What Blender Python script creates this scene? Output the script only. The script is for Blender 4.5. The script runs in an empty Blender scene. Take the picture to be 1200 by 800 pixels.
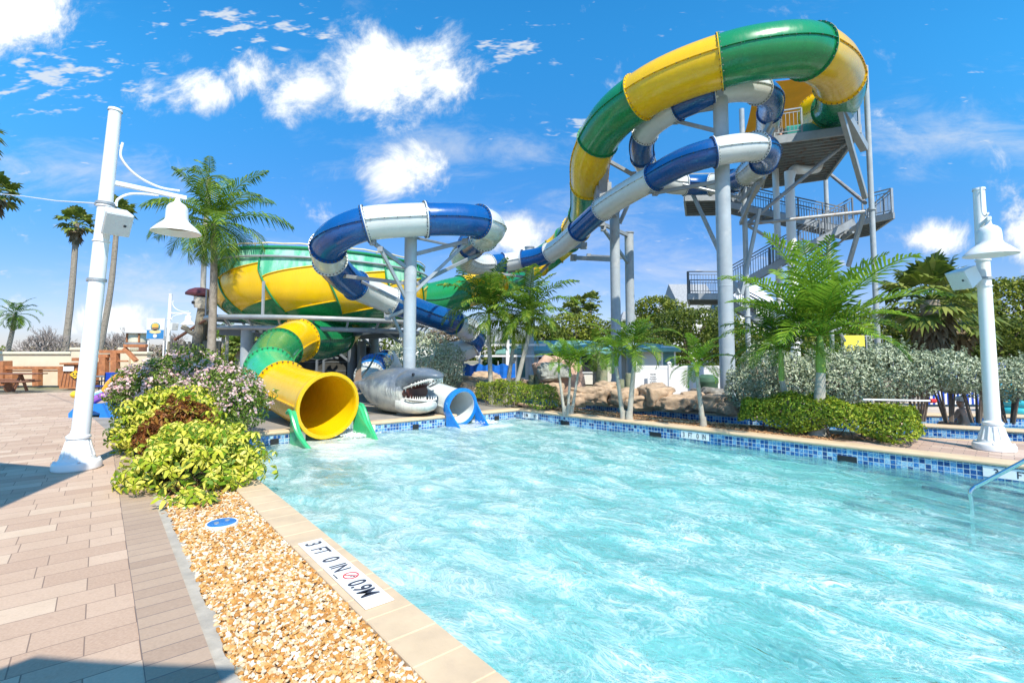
import bpy, math, random
import numpy as np
from mathutils import Vector, Matrix
from mathutils.geometry import tessellate_polygon
R=math.radians; PI=math.pi
random.seed(7); rng=np.random.default_rng(7)
scene=bpy.context.scene
COL=bpy.context.collection
# ------------------------------------------------------------------ camera model
F=580.0; PITCH=R(3.5); HOR=412.0; H=1.7
CY=HOR-F*math.tan(PITCH)
def ray(px,py):
    u=(px-600)/F; v=(CY-py)/F
    return Vector((u, math.cos(PITCH)-v*math.sin(PITCH), math.sin(PITCH)+v*math.cos(PITCH)))
def W(px,py,Y):
    r=ray(px,py); k=Y/r.y
    return Vector((r.x*k, Y, H+r.z*k))
def G(px,py,z=0.0):
    r=ray(px,py); k=(z-H)/r.z
    return Vector((r.x*k, r.y*k, z))
def proj(p):
    x,y,z=p[0],p[1],p[2]-H
    fw=y*math.cos(PITCH)+z*math.sin(PITCH); up=-y*math.sin(PITCH)+z*math.cos(PITCH)
    return 600+F*x/fw, CY-F*up/fw
# ------------------------------------------------------------------ materials
def nt(m):
    m.use_nodes=True; t=m.node_tree; t.nodes.clear(); return t
class NB:
    def __init__(s,t): s.t=t
    def n(s,ty,**k):
        o=s.t.nodes.new(ty)
        for a,b in k.items(): setattr(o,a,b)
        return o
    def l(s,a,b): s.t.links.new(a,b)
    def val(s,sock,v):
        if isinstance(v,bpy.types.NodeSocket): s.l(v,sock)
        else: sock.default_value=v
    def m(s,op,a,b=None,c=None,clamp=False):
        o=s.n('ShaderNodeMath',operation=op,use_clamp=clamp); s.val(o.inputs[0],a)
        if b is not None: s.val(o.inputs[1],b)
        if c is not None: s.val(o.inputs[2],c)
        return o.outputs[0]
    def mix(s,f,a,b,bt='MIX'):
        o=s.n('ShaderNodeMix',data_type='RGBA',blend_type=bt); s.val(o.inputs[0],f)
        s.val(o.inputs[6],a if isinstance(a,bpy.types.NodeSocket) else (*a[:3],1)); s.val(o.inputs[7],b if isinstance(b,bpy.types.NodeSocket) else (*b[:3],1))
        return o.outputs[2]
    def noise(s,vec,scale,detail=4,rough=.55,dist=0):
        o=s.n('ShaderNodeTexNoise'); o.inputs['Scale'].default_value=scale; o.inputs['Detail'].default_value=detail
        o.inputs['Roughness'].default_value=rough; o.inputs['Distortion'].default_value=dist
        if vec is not None: s.l(vec,o.inputs['Vector'])
        return o.outputs[0]
    def ramp(s,f,stops,interp='LINEAR'):
        o=s.n('ShaderNodeValToRGB'); o.color_ramp.interpolation=interp; e=o.color_ramp.elements
        while len(e)<len(stops): e.new(.5)
        for i,(p,c) in enumerate(stops): e[i].position=p; e[i].color=(*c[:3],1)
        s.val(o.inputs[0],f); return o.outputs[0]
    def mr(s,v,a,b,c=0,d=1,sm=False):
        o=s.n('ShaderNodeMapRange'); o.interpolation_type='SMOOTHSTEP' if sm else 'LINEAR'
        s.val(o.inputs[0],v)
        for i,x in zip((1,2,3,4),(a,b,c,d)): s.val(o.inputs[i],x)
        return o.outputs[0]
    def bump(s,h,st=.3,dist=.02):
        o=s.n('ShaderNodeBump'); o.inputs['Strength'].default_value=st; o.inputs['Distance'].default_value=dist
        s.l(h,o.inputs['Height']); return o.outputs[0]
def bsdf(b,col,rough=.5,metal=0,normal=None,coat=0,spec=.5,trans=0):
    p=b.n('ShaderNodeBsdfPrincipled'); o=b.n('ShaderNodeOutputMaterial')
    b.val(p.inputs['Base Color'],col if isinstance(col,bpy.types.NodeSocket) else (*col[:3],1))
    b.val(p.inputs['Roughness'],rough); b.val(p.inputs['Metallic'],metal)
    p.inputs['Coat Weight'].default_value=coat; p.inputs['Specular IOR Level'].default_value=spec
    if normal: b.l(normal,p.inputs['Normal'])
    b.l(p.outputs[0],o.inputs[0]); return p,o
MC={}
def PM(name,c,var=.12,scale=4,rough=.5,metal=0,bump=0,bscale=30,coat=0,stain=None,smix=.5,sscale=2):
    """plain procedural paint / stone / wood: noise-varied colour, optional stain colour and bump"""
    if name in MC: return MC[name]
    m=bpy.data.materials.new(name); b=NB(nt(m)); tc=b.n('ShaderNodeTexCoord').outputs['Object']
    n1=b.noise(tc,scale,5)
    lo=[x*(1-var) for x in c]; hi=[min(1,x*(1+var)) for x in c]
    col=b.ramp(n1,[(.3,lo),(.7,hi)])
    if stain:
        n2=b.noise(tc,sscale,6,.65)
        col=b.mix(b.mr(n2,.5,.68,0,smix),col,stain)
    nm=b.bump(b.noise(tc,bscale,4),bump,.01) if bump else None
    r=b.mr(b.noise(tc,scale*3,3),.3,.7,max(.02,rough-.06),min(1,rough+.08))
    bsdf(b,col,r,metal,nm,coat); MC[name]=m; return m
def LEAF(name,stops,rough=.45,trans=.35,tcol=None,spec=.22):
    """foliage: each leaf takes its own tint, light passes through"""
    if name in MC: return MC[name]
    m=bpy.data.materials.new(name); b=NB(nt(m))
    rnd=b.n('ShaderNodeNewGeometry').outputs['Random Per Island']
    tc=b.n('ShaderNodeTexCoord').outputs['Object']
    f=b.m('ADD',b.m('MULTIPLY',rnd,.75),b.m('MULTIPLY',b.noise(tc,1.6,3),.25))
    col=b.ramp(f,stops)
    p,o=bsdf(b,col,rough,spec=spec)
    tr=b.n('ShaderNodeBsdfTranslucent'); b.l(b.mix(.5,col,tcol or (.25,.4,.03)),tr.inputs[0])
    mx=b.n('ShaderNodeMixShader'); mx.inputs[0].default_value=trans
    b.l(p.outputs[0],mx.inputs[1]); b.l(tr.outputs[0],mx.inputs[2]); b.l(mx.outputs[0],o.inputs[0])
    MC[name]=m; return m
# ------------------------------------------------------------------ mesh builder
class MB:
    def __init__(s): s.v=[]; s.f=[]; s.mi=[]; s.uv=None; s.cur=0
    def add(s,vs,fs):
        o=len(s.v); s.v.extend([tuple(v) for v in vs]); 
        for f in fs: s.f.append(tuple(i+o for i in f)); s.mi.append(s.cur)
    def arr(s,V,Fc):
        o=len(s.v); s.v.extend(map(tuple,V.tolist())); Fc=(Fc+o).tolist(); s.f.extend(map(tuple,Fc)); s.mi.extend([s.cur]*len(Fc))
    def box(s,c,size,rot=None,z=0,bev=0):
        x,y,zz=[a/2 for a in size]; M=rot if rot else Matrix.Rotation(z,3,'Z')
        c=Vector(c)
        if bev<=0:
            vs=[c+M@Vector((i*x,j*y,k*zz)) for i in(-1,1) for j in(-1,1) for k in(-1,1)]
            s.add(vs,[(0,1,3,2),(4,6,7,5),(0,4,5,1),(2,3,7,6),(0,2,6,4),(1,5,7,3)]); return
        b=min(bev,x*.9,y*.9,zz*.9)
        vs=[];idx={}
        for i in(-1,1):
            for j in(-1,1):
                for k in(-1,1):
                    for ax in range(3):
                        p=[i*(x-b),j*(y-b),k*(zz-b)]; p[ax]=(i*x,j*y,k*zz)[ax]
                        idx[(i,j,k,ax)]=len(vs); vs.append(c+M@Vector(p))
        fs=[]
        for ax in range(3):
            a1,a2=[(1,2),(2,0),(0,1)][ax]
            for sg in(-1,1):
                q=[]
                for (p,r) in((-1,-1),(1,-1),(1,1),(-1,1)):
                    key=[0,0,0]; key[ax]=sg; key[a1]=p; key[a2]=r; q.append(idx[(*key,ax)])
                fs.append(q if sg>0 else q[::-1])
        for ax in range(3):       # edges parallel to ax
            a1,a2=[(1,2),(2,0),(0,1)][ax]
            for p in(-1,1):
                for r in(-1,1):
                    k1=[0,0,0];k2=[0,0,0];k1[ax]=-1;k2[ax]=1
                    for k in(k1,k2): k[a1]=p;k[a2]=r
                    q=[idx[(*k1,a1)],idx[(*k2,a1)],idx[(*k2,a2)],idx[(*k1,a2)]]
                    fs.append(q if p*r<0 else q[::-1])
        for i in(-1,1):
            for j in(-1,1):
                for k in(-1,1):
                    q=[idx[(i,j,k,0)],idx[(i,j,k,1)],idx[(i,j,k,2)]]; fs.append(q if i*j*k>0 else q[::-1])
        s.add(vs,fs)
    def tube(s,pts,rad,n=10,cap=True,frames=None):
        pts=[Vector(p) for p in pts]; 
        if not hasattr(rad,'__len__'): rad=[rad]*len(pts)
        vs=[]; up=None
        for i,p in enumerate(pts):
            t=(pts[min(i+1,len(pts)-1)]-pts[max(i-1,0)]).normalized()
            if up is None:
                up=Vector((0,0,1)) if abs(t.z)<.9 else Vector((0,1,0))
            sd=t.cross(up).normalized(); up=sd.cross(t).normalized()
            for k in range(n):
                a=2*PI*k/n; vs.append(p+(sd*math.cos(a)+up*math.sin(a))*rad[i])
        fs=[]
        for i in range(len(pts)-1):
            for k in range(n):
                k2=(k+1)%n; fs.append((i*n+k,(i+1)*n+k,(i+1)*n+k2,i*n+k2))
        if cap: fs.append(tuple(range(n))); fs.append(tuple(range((len(pts)-1)*n,len(pts)*n))[::-1])
        s.add(vs,fs)
    def bar(s,a,b,w,h=None,bev=0):
        a=Vector(a);b=Vector(b);h=h or w; t=(b-a); L=t.length; t.normalize()
        up=Vector((0,0,1)) if abs(t.z)<.95 else Vector((0,1,0))
        sd=t.cross(up).normalized(); up=sd.cross(t)
        M=Matrix((t,sd,up)).transposed()
        s.box((a+b)/2,(L,w,h),rot=M,bev=bev)
    def lathe(s,prof,c=(0,0,0),n=24,M=None,arc=None):
        c=Vector(c); vs=[];m=len(prof)
        for k in range(n):
            a=2*PI*k/n
            for (r,z) in prof:
                v=Vector((r*math.cos(a),r*math.sin(a),z)); vs.append(c+(M@v if M else v))
        fs=[]
        for k in range(n):
            k2=(k+1)%n
            for j in range(m-1): fs.append((k*m+j,k2*m+j,k2*m+j+1,k*m+j+1))
        s.add(vs,fs)
    def prism(s,poly,z0,z1):
        n=len(poly); vs=[(p[0],p[1],z0) for p in poly]+[(p[0],p[1],z1) for p in poly]
        tri=tessellate_polygon([[Vector((p[0],p[1],0)) for p in poly]])
        fs=[tuple(t)[::-1] for t in tri]+[tuple(i+n for i in t) for t in tri]
        fs+=[(i,(i+1)%n,(i+1)%n+n,i+n) for i in range(n)]
        s.add(vs,fs)
    def slab3(s,pts,thick):
        """flat 3-D outline given thickness along its own normal"""
        pts=[Vector(p) for p in pts]; nrm=Vector((0,0,0))
        for i in range(len(pts)): nrm+=(pts[i]-pts[0]).cross(pts[(i+1)%len(pts)]-pts[0])
        nrm.normalize(); n=len(pts)
        tri=tessellate_polygon([pts]); vs=[p+nrm*thick/2 for p in pts]+[p-nrm*thick/2 for p in pts]
        fs=[tuple(t) for t in tri]+[tuple(i+n for i in t)[::-1] for t in tri]+[(i,(i+1)%n,(i+1)%n+n,i+n) for i in range(n)]
        s.add(vs,fs)
    def build(s,name,mats,parent=None,smooth=35,recalc=True,**tags):
        off=Vector((0,0,0)); q=parent
        while q is not None: off+=q.location; q=q.parent
        me=bpy.data.meshes.new(name)
        V=[(v[0]-off.x,v[1]-off.y,v[2]-off.z) for v in s.v] if parent else s.v
        me.from_pydata(V,[],s.f); 
        if not isinstance(mats,(list,tuple)): mats=[mats]
        for m in mats: me.materials.append(m)
        if len(mats)>1: me.polygons.foreach_set('material_index',s.mi)
        if s.uv:
            u=me.uv_layers.new(name='UVMap'); u.data.foreach_set('uv',[c for f in s.uv for p in f for c in p])
        me.update()
        if recalc and len(s.f)<60000:
            import bmesh; bm=bmesh.new(); bm.from_mesh(me); bmesh.ops.recalc_face_normals(bm,faces=bm.faces); bm.to_mesh(me); bm.free()
        if smooth:
            me.shade_smooth()
            if smooth<180: me.set_sharp_from_angle(angle=R(smooth))
        o=bpy.data.objects.new(name,me); COL.objects.link(o); o.parent=parent
        tag(o,**tags); return o
def tag(o,label=None,cat=None,group=None,kind=None):
    for k,v in (('label',label),('category',cat),('group',group),('kind',kind)):
        if v: o[k]=v
    return o
def thing(name,label,cat,loc=(0,0,0),group=None,rz=0):
    o=bpy.data.objects.new(name,None); COL.objects.link(o); o.location=loc; o.rotation_euler=(0,0,rz)
    return tag(o,label,cat,group)
def copy_tree(o,loc=None,label=None,rz=None,parent=None,group=None,scale=None):
    c=o.copy(); COL.objects.link(c); c.parent=parent
    if loc is not None: c.location=loc
    if rz is not None: c.rotation_euler=(0,0,rz)
    if label: c['label']=label
    if group: c['group']=group
    if scale: c.scale=(scale,)*3
    for ch in list(o.children): copy_tree(ch,parent=c)
    return c
def text_mesh(mb,txt,origin,xd,yd,size,sx=1.0,thick=.002,bold=0.0,align='LEFT'):
    cu=bpy.data.curves.new('t','FONT'); cu.body=txt; cu.size=size; cu.extrude=thick; cu.offset=bold; cu.align_x=align
    ob=bpy.data.objects.new('t',cu); COL.objects.link(ob)
    bpy.context.view_layer.update()
    me=bpy.data.meshes.new_from_object(ob.evaluated_get(bpy.context.evaluated_depsgraph_get()))
    xd=Vector(xd).normalized(); yd=Vector(yd).normalized(); zd=xd.cross(yd); origin=Vector(origin)
    mb.add([origin+xd*v.co.x*sx+yd*v.co.y+zd*v.co.z for v in me.vertices],[tuple(p.vertices) for p in me.polygons])
    COL.objects.unlink(ob); bpy.data.objects.remove(ob); bpy.data.curves.remove(cu); bpy.data.meshes.remove(me)
def spline(pts,per=8):
    """Catmull-Rom through the points (any dimension)"""
    P=np.array([list(p) for p in pts],float); n=len(P); out=[]
    for i in range(n-1):
        p0=P[max(i-1,0)];p1=P[i];p2=P[i+1];p3=P[min(i+2,n-1)]
        for k in range(per):
            t=k/per; out.append(.5*((2*p1)+(-p0+p2)*t+(2*p0-5*p1+4*p2-p3)*t*t+(-p0+3*p1-3*p2+p3)*t**3))
    out.append(P[-1]); return np.array(out)
def resample(P,step):
    d=np.r_[0,np.cumsum(np.linalg.norm(np.diff(P[:,:3],axis=0),axis=1))]
    m=max(2,int(d[-1]/step)); q=np.linspace(0,d[-1],m+1)
    return np.stack([np.interp(q,d,P[:,i]) for i in range(P.shape[1])],1)
# ------------------------------------------------------------------ foliage
def unit(a): return a/np.maximum(np.linalg.norm(a,axis=1,keepdims=True),1e-9)
def leaves(mb,P,N,size,asp=.45,fold=.15,jit=.35):
    """a folded four-corner leaf at each point of P, facing roughly along N"""
    n=len(P); S=size*(1+jit*(rng.random(n)-.5)*2)
    N=unit(N+rng.normal(0,.55,(n,3))); A=unit(np.cross(N,rng.normal(0,1,(n,3)))); B=np.cross(N,A)
    S=S[:,None]
    v0=P-A*S*.5; v2=P+A*S*.5-N*S*fold; v1=P+B*S*asp*.5+N*S*fold*.3; v3=P-B*S*asp*.5+N*S*fold*.3
    V=np.stack([v0,v1,v2,v3],1).reshape(-1,3); mb.arr(V,np.arange(4*n).reshape(-1,4))
def blob_pts(blobs,n,shell=.35,up=.0,zmin=None):
    """points near the surfaces of a union of ellipsoids (c, radii); inner points of other blobs dropped"""
    vol=np.array([b[1][0]*b[1][1]+b[1][2]*b[1][0] for b in blobs]); k=rng.choice(len(blobs),n,p=vol/vol.sum())
    C=np.array([b[0] for b in blobs],float)[k]; Rr=np.array([b[1] for b in blobs],float)[k]
    D=unit(rng.normal(0,1,(n,3))); rr=1-shell*rng.random(n)**1.5
    P=C+D*Rr*rr[:,None]; keep=np.ones(n,bool)
    for c,r in blobs:
        q=np.linalg.norm((P-np.array(c))/np.array(r),axis=1); keep&=(q>.62)
    if zmin is not None: keep&=P[:,2]>zmin
    return P[keep],unit(D/Rr*Rr.mean())[keep]
def frond(mb,base,az,el0,L,droop,nl=26,ll=.34,wid=.035,lift=.35,rr=.02,vee=.35,ldroop=.5):
    """pinnate palm frond: arching rachis with two ranks of leaflets"""
    base=Vector(base); hd=Vector((math.cos(az),math.sin(az),0)); sd=Vector((-hd.y,hd.x,0))
    pts=[];p=base.copy();m=12; el=el0
    for i in range(m+1):
        pts.append(p.copy()); el-=droop/m*(.5+i/m); p=p+(hd*math.cos(el)+Vector((0,0,1))*math.sin(el))*L/m
    mb.tube(pts,[rr*(1-.85*i/m) for i in range(m+1)],5)
    P=np.array([list(q) for q in pts])
    rows=[];
    for i in range(nl):
        t=.16+.84*(i+.5)/nl; x=t*m; a=int(min(x,m-1)); f=x-a; c=P[a]*(1-f)+P[a+1]*f; T=P[a+1]-P[a]; T/=np.linalg.norm(T)
        U=np.cross(np.array(sd),T)*-1
        if U[2]<0: U=-U
        l0=L*ll*(math.sin(PI*min(1,t*.92+.08))**.6)*(1-.25*t)
        for s in(-1,1):
            l=l0*random.uniform(.85,1.1); dr=np.array(sd)*s*math.cos(lift)+T*(.35+.75*t)+U*vee*random.uniform(.6,1.3); dr/=np.linalg.norm(dr)
            g=np.array([0,0,-1.]); w=np.array(T)*wid*L*.5
            a1=c+dr*l*.5+g*l*.06*ldroop*2; a2=c+dr*l*.88+g*l*.45*ldroop*random.uniform(.7,1.4)
            rows.append(np.array([c-w*.5,c+w*.5,a1+w,a1-w,a2]))
    V=np.concatenate(rows); n=len(rows); o=len(mb.v); mb.v.extend(map(tuple,V.tolist()))
    for i in range(n):
        b=o+5*i; mb.f.append((b,b+1,b+2,b+3)); mb.f.append((b+3,b+2,b+4)); mb.mi+=[mb.cur]*2
def fanleaf(mb,base,az,el,stem,rad,nseg=16,span=R(220)):
    base=Vector(base); d=Vector((math.cos(az)*math.cos(el),math.sin(az)*math.cos(el),math.sin(el)))
    sd=Vector((-math.sin(az),math.cos(az),0)); up=sd.cross(d)*-1
    if up.z<0: up=-up
    hub=base+d*stem; mb.tube([base,base+d*stem*.5+Vector((0,0,.03)),hub],[.02,.014,.01],4)
    for i in range(nseg):
        a=-span/2+span*(i+.5)/nseg; dr=d*math.cos(a)+sd*math.sin(a); w=dr.cross(up).normalized()*rad*span/nseg*.42
        l=rad*random.uniform(.85,1.05)*(1-.12*abs(a)); z=up*(.02*((i%2)*2-1))
        mid=hub+dr*l*.6+z; tip=hub+dr*l-Vector((0,0,1))*l*random.uniform(.12,.4)
        mb.add([hub,mid-w,mid+w,tip],[(0,2,1),(1,2,3)])
# ================================================================== world, sun, camera
SUN=Vector((.38,-.92,1.24)).normalized()
EL=math.asin(SUN.z); ROT=math.atan2(SUN.x,SUN.y)
def make_world():
    w=bpy.data.worlds.new('World'); scene.world=w; b=NB(nt(w))
    sky=b.n('ShaderNodeTexSky'); sky.sky_type='NISHITA'; sky.sun_disc=False; sky.sun_elevation=EL; sky.sun_rotation=ROT
    sky.air_density=1.0; sky.dust_density=.25; sky.ozone_density=2.0
    hs=b.n('ShaderNodeHueSaturation'); hs.inputs['Hue'].default_value=.5; hs.inputs['Saturation'].default_value=1.30; hs.inputs['Value'].default_value=SKYV; b.l(sky.outputs[0],hs.inputs['Color'])
    tc=b.n('ShaderNodeTexCoord').outputs['Generated']
    sp=b.n('ShaderNodeSeparateXYZ'); b.l(tc,sp.inputs[0])
    yy=b.m('MAXIMUM',b.m('ABSOLUTE',sp.outputs[1]),.08)
    u=b.m('DIVIDE',sp.outputs[0],yy); v=b.m('DIVIDE',sp.outputs[2],yy)
    cv=b.n('ShaderNodeCombineXYZ'); b.l(u,cv.inputs[0]); b.l(v,cv.inputs[1]); uv=cv.outputs[0]
    def mask(blobs):
        M=None
        for (px,py,rx,ry) in blobs:
            r=ray(px,py); sx=F/rx; sy=F/ry
            o=b.n('ShaderNodeVectorMath',operation='MULTIPLY_ADD'); b.l(uv,o.inputs[0]); o.inputs[1].default_value=(sx,sy,0); o.inputs[2].default_value=(-r.x/r.y*sx,-r.z/r.y*sy,0)
            ln=b.n('ShaderNodeVectorMath',operation='LENGTH'); b.l(o.outputs[0],ln.inputs[0])
            q=ln.outputs['Value']; M=q if M is None else b.m('MINIMUM',M,q)
        return b.m('SUBTRACT',1.0,M,clamp=True)
    big=mask([(15,10,120,95),(450,85,135,90),(360,108,80,62),(522,88,65,50),(300,90,65,50),(243,114,55,42),(462,205,95,52),(600,275,80,40),(1208,268,55,70),(1080,280,70,36),(130,375,80,30)])
    n1=b.noise(uv,6.0,7,.66,.35)
    den=b.mr(b.m('ADD',b.m('MULTIPLY',big,.98),b.m('MULTIPLY',b.m('SUBTRACT',n1,.5),2.5)),.20,.80,0,1,True)
    wis=mask([(540,175,230,60),(640,270,200,80),(1130,160,200,80),(90,200,240,60),(250,330,330,70),(760,320,260,60)])
    mp=b.n('ShaderNodeMapping'); mp.inputs['Scale'].default_value=(1.2,3.6,1); mp.inputs['Rotation'].default_value=(0,0,R(-10)); b.l(uv,mp.inputs[0])
    n2=b.noise(mp.outputs[0],3.0,6,.68,.5)
    dw=b.mr(b.m('ADD',b.m('MULTIPLY',wis,.55),b.m('MULTIPLY',b.m('SUBTRACT',n2,.5),1.5)),.12,.85,0,.62,True)
    puf=mask([(60,90,190,75),(290,30,170,42),(600,55,110,36),(680,150,80,26)])
    n3=b.noise(mp.outputs[0],13,3,.62,.2)
    dp=b.mr(b.m('ADD',b.m('MULTIPLY',puf,.5),b.m('MULTIPLY',b.m('SUBTRACT',n3,.5),2.2)),.34,.7,0,.8,True)
    inv=b.m('MULTIPLY',b.m('MULTIPLY',b.m('SUBTRACT',1.,den),b.m('SUBTRACT',1.,dw)),b.m('SUBTRACT',1.,dp))
    al=b.m('SUBTRACT',1.,inv)
    shade=b.mr(b.m('ADD',den,b.m('SUBTRACT',n1,.5)),.2,1.15,CLOUD*.78,CLOUD*1.08)
    cc=b.n('ShaderNodeVectorMath',operation='SCALE'); cc.inputs[0].default_value=(.93,.97,1.0); b.l(shade,cc.inputs['Scale'])
    # low band of pale air near the skyline
    hz=b.mr(v,0,.25,.15,0,True)
    gr=b.mix(b.mr(v,.05,.72,0,1,True),(.60,.60,.86),(.60,1.50,1.55)); skc=b.mix(1.0,hs.outputs[0],gr,'MULTIPLY')
    base=b.mix(hz,skc,(CLOUD*.50,CLOUD*.72,CLOUD*.98))
    col=b.mix(al,base,cc.outputs[0])
    w.cycles.sampling_method='MANUAL'; w.cycles.sample_map_resolution=512
    bg=b.n('ShaderNodeBackground'); b.l(col,bg.inputs[0]); bg.inputs[1].default_value=.098
    o=b.n('ShaderNodeOutputWorld'); b.l(bg.outputs[0],o.inputs[0])
SKYV=1.30; CLOUD=9.0
make_world()
sl=bpy.data.lights.new('sun','SUN'); sl.energy=4.8; sl.angle=R(.55); sl.color=(1,.93,.81)
so=bpy.data.objects.new('sun',sl); COL.objects.link(so); so.rotation_euler=SUN.to_track_quat('Z','Y').to_euler()
cam=bpy.data.cameras.new('camera'); cam.sensor_width=36; cam.lens=F/1200*36; cam.shift_y=-(400-CY)/1200; cam.clip_end=3000; cam.clip_start=.05
co=bpy.data.objects.new('camera',cam); COL.objects.link(co); co.location=(0,0,H); co.rotation_euler=(PI/2+PITCH,0,0); scene.camera=co
vs=scene.view_settings; vs.view_transform='Standard'; vs.look='None'; vs.exposure=.43; vs.gamma=1; vs.use_curve_mapping=False
scene.cycles.transparent_max_bounces=16; scene.cycles.max_bounces=8
# ================================================================== layout lines
A0=G(318,578); B0=G(588,800); d=(A0-B0).normalized(); nn=Vector((d.y,-d.x,0)); 
if nn.x<0: nn=-nn
s0=A0.dot(nn)
def ST(s,t,z=0): return Vector((nn.x*s+d.x*t,nn.y*s+d.y*t,z))
def TS(p): return p.x*nn.x+p.y*nn.y, p.x*d.x+p.y*d.y
L1a=G(310,507); C2=G(608,479); a1=(C2-L1a).normalized(); q1=Vector((-a1.y,a1.x,0))
k=(s0-L1a.dot(nn))/a1.dot(nn); C1=L1a+a1*k
def on1(px,py): return (G(px,py)-C1).dot(a1)
def P1(u,o=0,z=0): v=C1+a1*u+q1*o; v.z=z; return v
e=(G(1200,545)-C2).normalized(); m1=Vector((-e.y,e.x,0))
def P2(u,o=0,z=0): v=C2+e*u+m1*o; v.z=z; return v
n1a,n1b=on1(357,502),on1(430,495); n2a,n2b=on1(535,486),on1(562,484); u2=(C2-C1).length
E2=15.0
sE,tE=TS(P2(E2)); NEAR_T=-7
pool=[C1,P1(n1a),P1(n1a,1.3),P1(n1b,1.3),P1(n1b),P1(n2a),P1(n2a,.9),P1(n2b,.9),P1(n2b),C2,P2(E2),ST(s0+2.5,NEAR_T),ST(s0,NEAR_T)]
rn=[(600,471),(655,478),(720,487),(790,493),(930,501),(1082,513),(1200,518),(1400,530)]
rf=[(600,462),(668,470),(720,475),(860,486),(960,490.5),(1082,498),(1200,505),(1400,519)]
river=[G(*p) for p in rn]+[G(*p) for p in rf][::-1]
cn=[(1010,491.5),(1082,494.5),(1200,500),(1400,509)]
cf=[(1010,484),(1082,485.5),(1200,487.5),(1400,491)]
chan=[G(*p) for p in cn]+[G(*p) for p in cf][::-1]
def flat(poly): return [Vector((p[0],p[1],0)) for p in poly]
WZ=-.265
# ------------------------------------------------------------------ materials of the setting
def brickmat(name,ang,bw,bh,cols,mort,mcol,offset=.5,rough=.75,stain=.25,squash=1,bumpst=.25,off=(0,0)):
    m=bpy.data.materials.new(name); b=NB(nt(m)); tc=b.n('ShaderNodeTexCoord').outputs['Object']
    mp=b.n('ShaderNodeMapping'); mp.inputs['Rotation'].default_value=(0,0,ang); mp.inputs['Location'].default_value=(off[0],off[1],0); b.l(tc,mp.inputs[0])
    wv=b.n('ShaderNodeVectorMath',operation='ADD'); b.l(mp.outputs[0],wv.inputs[0])
    br=b.n('ShaderNodeTexBrick'); br.offset=offset; br.offset_frequency=2; br.squash=squash; br.squash_frequency=3
    br.inputs['Color1'].default_value=(0,0,0,1); br.inputs['Color2'].default_value=(1,1,1,1); br.inputs['Mortar'].default_value=(.5,.5,.5,1)
    br.inputs['Scale'].default_value=1; br.inputs['Mortar Size'].default_value=mort; br.inputs['Mortar Smooth'].default_value=.3; br.inputs['Bias'].default_value=0
    br.inputs['Brick Width'].default_value=bw; br.inputs['Row Height'].default_value=bh
    b.l(mp.outputs[0],br.inputs[0])
    col=b.ramp(br.outputs[0],cols)
    n=b.noise(tc,1.3,6,.62); col=b.mix(b.mr(n,.35,.75,0,stain),col,[c*.62 for c in cols[0][1]])
    n2=b.noise(tc,60,3,.6); col=b.mix(b.mr(n2,.3,.7,0,.22),col,[min(1,c*1.35) for c in cols[-1][1]])
    n3=b.noise(tc,9,5,.7); col=b.mix(b.mr(n3,.55,.75,0,.3),col,[c*.75 for c in cols[0][1]])
    col=b.mix(br.outputs['Fac'],col,mcol)
    h=b.m('ADD',b.m('MULTIPLY',br.outputs['Fac'],-1.),b.m('MULTIPLY',n2,.35))
    bsdf(b,col,b.mr(n,.3,.7,rough-.1,rough+.1),0,b.bump(h,bumpst,.01)); return m
ang_n=-math.atan2(nn.y,nn.x)
M_paver=brickmat('patio_pavers',ang_n,.50,.25,[(0,(.42,.275,.19)),(.35,(.49,.335,.235)),(.75,(.54,.385,.275)),(1,(.61,.465,.335))],.004,(.22,.15,.11),stain=.35,squash=.62)
M_border=brickmat('border_pavers',ang_n,.31,.155,[(0,(.34,.235,.165)),(1,(.45,.325,.23))],.004,(.15,.12,.11),offset=0,stain=.3,off=(-.25,0))
M_paver2=brickmat('island_pavers',R(45),.3,.15,[(0,(.40,.26,.20)),(1,(.58,.44,.35))],.006,(.2,.16,.14))
M_cope=PM('coping_stone',(.60,.45,.29),.10,3,.65,bump=.15,bscale=50,stain=(.48,.36,.25),smix=.35,sscale=5)
M_conc=PM('grey_concrete',(.29,.26,.225),.18,2,.8,bump=.25,bscale=60,stain=(.15,.145,.14),smix=.5,sscale=1.3)
M_edge=PM('edge_concrete',(.42,.37,.30),.2,6,.85,bump=.5,bscale=40,stain=(.24,.22,.2))
M_plaster=PM('pool_plaster',(.62,.83,.80),.05,2,.6)
M_white=PM('white_enamel',(.80,.80,.79),.03,3,.35,coat=.2,stain=(.62,.60,.56),smix=.2,sscale=3)
M_marker=PM('white_tile',(.80,.80,.79),.03,6,.35,coat=.2)
M_ink=PM('dark_ink',(.035,.04,.06),.1,6,.4)
M_red=PM('red_ink',(.62,.03,.03),.05,6,.4)
M_mulch=PM('bark_mulch',(.20,.125,.08),.5,40,.9,bump=.9,bscale=45,stain=(.42,.28,.16),smix=.7,sscale=18)
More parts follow.
